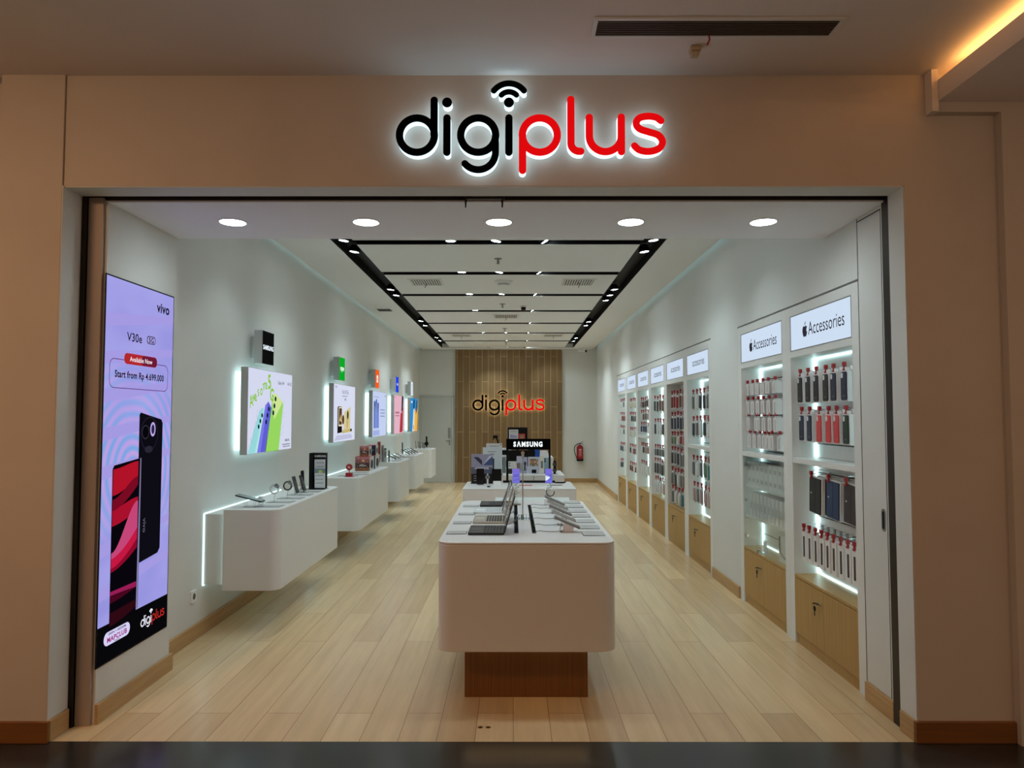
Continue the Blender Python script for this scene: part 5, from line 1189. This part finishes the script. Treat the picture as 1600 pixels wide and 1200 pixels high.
# ---------------------------------------------------------------- things on the floating counters
cards([(-1.83, 5.36 + .26 * i) for i in range(6)], .20, .13, 'flat price cards on the nearest floating counter', lambda i: 'flat price card, %s from the near end of the nearest floating counter' % ORD[i])
t = thing('display_phone', 'dark phone lying tilted on a clear stand at near end of counter', 'phone', (-1.955, 5.32, TZ + .0005))
f = FR((0, 0, .068), (math.cos(math.radians(14)), 0, -math.sin(math.radians(14))), (0, 1, 0)); m = MB(); m.prism(rrect(-.105, .10, -.045, .045, .01), -.009, 0, pbr('phone_dark', (52, 54, 58), .3, .3), frame=f); b = m.build('phone_body', t, .0015)
m = MB(); m.prism(rrect(-.101, .096, -.042, .042, .008), .0001, .0008, pbr('screen_grey', (84, 88, 92), .2), frame=f); m.build('screen', b)
m = MB(); m.box(-.045, .05, -.03, .03, 0, .006, CLEAR); m.tube([(-.035, -.02, .006), (-.032, -.02, .062)], .003, CLEAR, 6); m.tube([(.03, -.02, .006), (.03, -.02, .048)], .003, CLEAR, 6); m.tube([(-.035, .02, .006), (-.032, .02, .062)], .003, CLEAR, 6); m.tube([(.03, .02, .006), (.03, .02, .048)], .003, CLEAR, 6); m.build('acrylic_stand', t)
def ring_watch(x, y, label, c):
    t = thing('smartwatch', label, 'smartwatch', (x, y, TZ + .0005), group='smartwatches on clear stands'); m = MB(); m.box(-.02, .02, -.02, .02, 0, .004, CLEAR); m.tube([(0, 0, .004), (0, .0, .04), (.01, 0, .075)], .005, CLEAR, 6); m.build('acrylic_stand', t)
    m = MB(); m.tube([(.032 * math.cos(a), 0, .10 + .034 * math.sin(a)) for a in [2 * PI * i / 20 for i in range(21)]], .006, pc(c), 8); m.build('watch_strap', t, 0, True)
    m = MB(); m.cyl((.014, 0, .118), (.024, 0, .132), .020, .020, GREYP, 18); m.cyl((.024, 0, .132), (.0245, 0, .1325), .017, .017, GBLACK, 18); m.build('watch_case', t, 0, True); return t
ring_watch(-1.88, 5.62, 'white smartwatch looped on a clear stand on the nearest counter', (208, 210, 210)); ring_watch(-1.865, 5.90, 'black and white smartwatch looped on a clear stand on the nearest counter', (40, 42, 44))
t = thing('earbud_case', 'small white earbud case on the nearest floating counter', 'earbuds', (-1.93, 5.47, TZ + .0005)); m = MB(); m.lathe([(0, .03), (.02, .032), (.024, .045), (.02, .06), (0, .064)], WHITEP, 18); m.build('case_body', t, 0, True); m = MB(); m.box(-.015, .015, -.015, .015, 0, .032, CLEAR); m.build('acrylic_stand', t)
def leaning(x, y, h, w, tilt, c, label, grp='leaning phones on the floating counters', th=.01, z=TZ, rz=0):
    t = thing('display_phone', label, 'phone', (x, y, z + .0005), rz, grp); M0 = Matrix.Translation((0, 0, .015)) @ Matrix.Rotation(tilt, 4, 'Y')
    m = MB(M0); m.prism(rrect(-w / 2, w / 2, 0, h, .009), -th, 0, pbr('phone_%02x%02x%02x' % c, c, .3, .2), 'x'); b = m.build('phone_body', t, .0015)
    m = MB(M0); m.prism(rrect(-w / 2 + .003, w / 2 - .003, .003, h - .003, .007), .0001, .0008, SCR, 'x'); m.build('screen', b)
    m = MB(); m.box(-.04, .025, -w * .4, w * .4, 0, .004, CLEAR); m.box(-.03, -.027, -w * .3, w * .3, .004, h * .5, CLEAR); m.build('acrylic_stand', t); return t
leaning(-1.85, 6.15, .15, .07, -.28, (70, 78, 78), 'dark green phone leaning beside the black watch')
leaning(-1.845, 6.34, .145, .07, -.30, (24, 24, 26), 'black phone leaning just left of the leaflet rack')
leaning(-1.915, 6.52, .165, .07, -.06, (36, 38, 40), 'upright black phone behind the leaning one, left of the leaflet rack')
t = thing('leaflet_rack', 'black leaflet rack with white lettering and brochures on the nearest counter', 'leaflet rack', (-1.80, 6.58, TZ + .0005))
m = MB(); m.box(-.085, -.055, 0, .10, 0, .335, BLACK); m.box(-.055, .06, .06, .10, 0, .335, BLACK); m.box(-.055, .06, -.005, .06, 0, .01, BLACK); m.box(-.055, .06, .045, .06, .28, .335, GBLACK); m.build('rack_body', t, .002)
f = FR((0, .0445, .296), (1, 0, 0), (0, 0, 1)); m = MB(); m.text('SAMSUNG', f, .005, 0, .026, pc((214, 214, 220)), .0008, .85, .03, align='c'); m.build('lettering', t)
for k, (z0, z1, c) in enumerate(((.13, .275, (206, 206, 216)), (.09, .19, (120, 150, 160)), (.015, .15, (214, 216, 220)))):
    m = MB(); y = .035 - k * .014; m.box(-.045 + k * .006, .055 + k * .004, y, y + .006, z0, z1, pc(c)); f = FR((-.045, y - .0004, z0), (1, 0, 0), (0, 0, 1))
    if k == 1: m.prism(ell(.06, .07, .018, .018), 0, .0004, pc((214, 206, 90)), frame=f); m.prism(ell(.066, .05, .012, .012), .0002, .0006, pc((50, 60, 60)), frame=f)
    else:
        for q in range(3): bars_text(m, .02, .09, .04 + q * .035, .009, pc((130, 134, 144)), .0004, seed=90 + q + k, fr=f)
    m.build('brochure', t)
# second counter
t = thing('desk_fan', 'round red desk fan on a square red base at near end of second counter', 'fan', (-1.84, 8.0, TZ + .0005))
m = MB(); m.box(-.035, .035, -.03, .03, 0, .045, REDP); m.box(-.055, .055, -.03, .03, 0, .004, REDP); m.build('base', t, .003)
m = MB(); m.cyl((0, 0, .04), (0, 0, .075), .005, .005, REDP, 10); m.build('neck', t)
m = MB(); m.cyl((0, -.012, .107), (0, .012, .107), .036, .036, REDP, 28); h_ = m.build('fan_head', t, .002); m = MB(); f = FR((0, -.0125, .107), (1, 0, 0), (0, 0, 1)); m.text('M', f, 0, -.012, .034, pc((226, 196, 170)), .0006, 1, .03, align='c'); m.build('emblem', h_)
def speaker_box(x, y, z, w, d, h, label, front, side=(206, 208, 206)):
    t = thing('speaker_box', label, 'box', (x, y, z), group='boxed speakers stacked on the second counter'); m = MB(); m.box(-w / 2, w / 2, 0, d, 0, h, pc(side)); m.build('carton', t, .001)
    m = MB(); m.box(-w / 2 - .0005, w / 2 + .0005, -.0005, d + .0005, h, h + .0015, pc((190, 60, 50))); m.build('red_lid', t)
    f = FR((-w / 2, -.0005, 0), (1, 0, 0), (0, 0, 1)); m = MB()
    if front == 'sunset':
        for v0, v1, c in ((0, .22, (150, 96, 60)), (.22, .58, (70, 44, 46)), (.58, .8, (150, 84, 84)), (.8, 1, (176, 110, 120))): m.flat(rect(0, w, h * v0, h * v1), f, 0, pc(c))
        m.prism(ell(w * .55, h * .72, w * .10, h * .08), .0003, .0008, pc((240, 180, 110)), frame=f); r = random.Random(int(x * 100 + z * 10))
        for k in range(16): m.prism(ell(w * r.uniform(.05, .95), h * r.uniform(.1, .95), .004, .004, 8), .0003 , .0007, pc((246, 206, 150)), frame=f)
        for k in range(5): m.flat([(w * (.28 + k * .09), h * .34), (w * (.33 + k * .09), h * .33), (w * (.36 + k * .09), h * .43), (w * (.31 + k * .09), h * .42)], f, .001, pc((236, 232, 228)))
        m.flat(rect(w * .36, w * .58, h * .46, h * .485), f, .001, pc((236, 232, 228)))
    else: m.flat(rect(0, w, 0, h), f, 0, pc((26, 40, 66))); m.prism(ell(w * .6, h * .5, w * .15, h * .1), .0002, .0006, pc((90, 110, 130)), frame=f)
    m.build('front_print', t)
    f = FR((w / 2 + .0003, 0, 0), (0, 1, 0), (0, 0, 1)); m = MB(); m.prism(rrect(d * .2, d * .8, h * .14, h * .74, d * .25), 0, .0008, pc((34, 40, 30)), frame=f); m.prism(rrect(d * .28, d * .72, h * .2, h * .68, d * .2), .0008, .0012, pc((20, 24, 20)), frame=f); m.build('side_picture', t)
BZ = TZ + .0005
speaker_box(-1.872, 8.85, BZ, .18, .27, .175, 'large boxed speaker with sunset picture, bottom front of the stack', 'sunset')
speaker_box(-1.872, 9.20, BZ, .18, .30, .175, 'large boxed speaker with dark blue front, bottom back of the stack', 'navy')
speaker_box(-1.865, 8.92, BZ + .177, .115, .17, .125, 'small boxed speaker with sunset picture, on top of the front one', 'sunset')
speaker_box(-1.838, 9.24, BZ + .177, .11, .17, .125, 'small boxed speaker with dark blue front, on top of the back one', 'navy')
cards([(-1.88, 8.13), (-1.80, 8.32), (-1.86, 8.58)], .22, .12, 'flat price cards on the second floating counter', lambda i: 'flat price card, %s from the near end of the second floating counter' % ORD[i])
# third counter: slim upright boxes and tipped phones
for i, (x, y, h, c, l) in enumerate(((-2.0, 10.62, .30, (150, 44, 48), 'tall slim red box, leftmost upright on the third counter'), (-1.955, 10.66, .25, (150, 146, 140), 'slim grey box beside the red one on the third counter'), (-1.925, 10.72, .20, (60, 84, 84), 'slim dark teal box between grey ones on the third counter'), (-1.895, 10.58, .18, (168, 170, 166), 'slim pale grey box in front on the third counter'), (-1.865, 10.7, .17, (140, 146, 144), 'shorter slim grey box, rightmost upright on the third counter'))):
    t = thing('slim_box', l, 'box', (x, y, BZ), -.1 + .06 * i, 'slim upright boxes on the third counter'); m = MB(); m.box(-.013, .013, -.035, .035, 0, h, pc(c)); m.build('carton', t, .001); m = MB(); m.box(-.008, .008, -.0356, -.035, h * .4, h * .9, pc(tuple(int(v * .6) for v in c))); m.build('print', t)
def tip2(x, y, label, c, grp, L_=.15, t_=28, z=.06):
    t = thing('display_phone', label, 'phone', (x, y, BZ), 0, grp); f = FR((0, 0, z), (math.cos(math.radians(t_)), 0, -math.sin(math.radians(t_))), (0, 1, 0))
    m = MB(); m.prism(rrect(-L_ / 2, L_ / 2, -.038, .038, .009), -.009, 0, pbr('phone_%02x%02x%02x' % c, c, .3, .2), frame=f); b = m.build('phone_body', t, .001); m = MB(); m.prism(rrect(-L_ / 2 + .003, L_ / 2 - .003, -.035, .035, .007), .0001, .0006, SCR, frame=f); m.build('screen', b)
    m = MB(); m.box(-.04, .03, -.025, .025, 0, .004, CLEAR); m.box(-.002, .002, -.02, .02, .004, z - .008, CLEAR); m.build('acrylic_stand', t)
tip2(-1.86, 10.95, 'dark phone tipped on a clear stand, front one on the third counter', (44, 48, 52), 'tipped phones on the third counter'); tip2(-1.84, 11.15, 'silver phone tipped on a clear stand, middle one on the third counter', (150, 158, 160), 'tipped phones on the third counter'); tip2(-1.80, 11.36, 'pale phone tipped on a clear stand, back one on the third counter', (200, 206, 206), 'tipped phones on the third counter')
cards([(-1.77, 10.85), (-1.77, 11.1), (-1.77, 11.35)], .13, .1, 'flat price cards on the third floating counter', lambda i: 'flat price card, %s from the near end of the third floating counter' % ORD[i])
leaning(-1.935, 12.5, .21, .075, -.04, (60, 66, 88), 'tall dark blue phone upright at near end of the fourth counter')
for i in range(4): tip2(-1.90 + i * .024, 12.62 + .17 * i, 'dark phone tipped on a clear stand, %s from the near end of the fourth counter' % ORD[i], (34, 38, 42), 'tipped phones on the fourth counter', .17, 30)
cards([(-1.80, 12.48), (-1.79, 12.72), (-1.79, 12.96)], .13, .1, 'flat price cards on the fourth floating counter', lambda i: 'flat price card, %s from the near end of the fourth floating counter' % ORD[i])
for i in range(5): leaning(-2.0 + i * .042, 14.75 + .08 * (i % 2), .17 - .01 * i, .07, -.15, ((150, 156, 154), (120, 126, 126), (30, 32, 34), (140, 146, 146), (60, 62, 64))[i], '%s phone from the wall leaning on the farthest floating counter' % ORD[i])
t = thing('watch_display', 'black round smartwatch on an upright strap at end of farthest counter', 'smartwatch', (-1.80, 14.78, BZ)); m = MB(); m.box(-.02, .02, -.02, .02, 0, .05, CLEAR); m.build('acrylic_stand', t); m = MB(); m.box(-.017, .017, 0, .008, .05, .27, BLACK); m.build('watch_strap', t, .003); m = MB(); m.cyl((0, -.012, .12), (0, .002, .12), .042, .042, BLACK, 24); m.build('watch_case', t, .002)
cards([(-1.79, 14.85), (-1.79, 15.15)], .14, .1, 'flat price cards on the farthest floating counter', lambda i: 'flat price card, %s from the near end of the farthest floating counter' % ORD[i])

# floor sockets of the shutter and the latch above the opening
for i, (x, l) in enumerate(((-.165, 'left small brass shutter socket in the floor near the threshold'), (-.125, 'right small brass shutter socket in the floor near the threshold'))):
    t = thing('floor_socket', l, 'floor socket', (x, 3.63, .0005), group='shutter sockets in the oak floor'); br_ = pbr('brass', (168, 140, 96), .3, 1.0)
    m = MB(); m.lathe([(.006, 0), (.013, 0), (.013, .0015), (.006, .0015), (.006, 0)], br_, 18); m.build('rim', t); m = MB(); m.cyl((0, 0, 0), (0, 0, .0006), .006, .006, BLACK, 12); m.build('hole', t)
t = thing('shutter_latch', 'dark metal latch with two pins hanging above the shop opening', 'latch', (-.145, 3.64, 2.755))
m = MB(); m.box(-.10, .10, -.008, .008, -.075, -.03, DARKM); m.box(-.07, .06, -.0095, -.008, -.062, -.054, pbr('worn_metal', (150, 130, 110), .4, .8)); m.build('latch_plate', t, .002)
for x in (-.102, .088):
    m = MB(); m.cyl((x, 0, 0), (x, 0, -.085), .006, .006, DARKM, 10); m.cyl((x, 0, -.085), (x, 0, -.118), .005, .003, BLACK, 10); m.box(x - .012, x + .012, -.006, .006, -.05, 0, DARKM); m.build('latch_pin', t)
# unused prototypes must not stay at the world origin
for key, o in PK.items():
    if key not in used_p:
        for ch in list(o.children):
            for g in list(ch.children): bpy.data.objects.remove(g)
            bpy.data.objects.remove(ch)
        bpy.data.objects.remove(o)
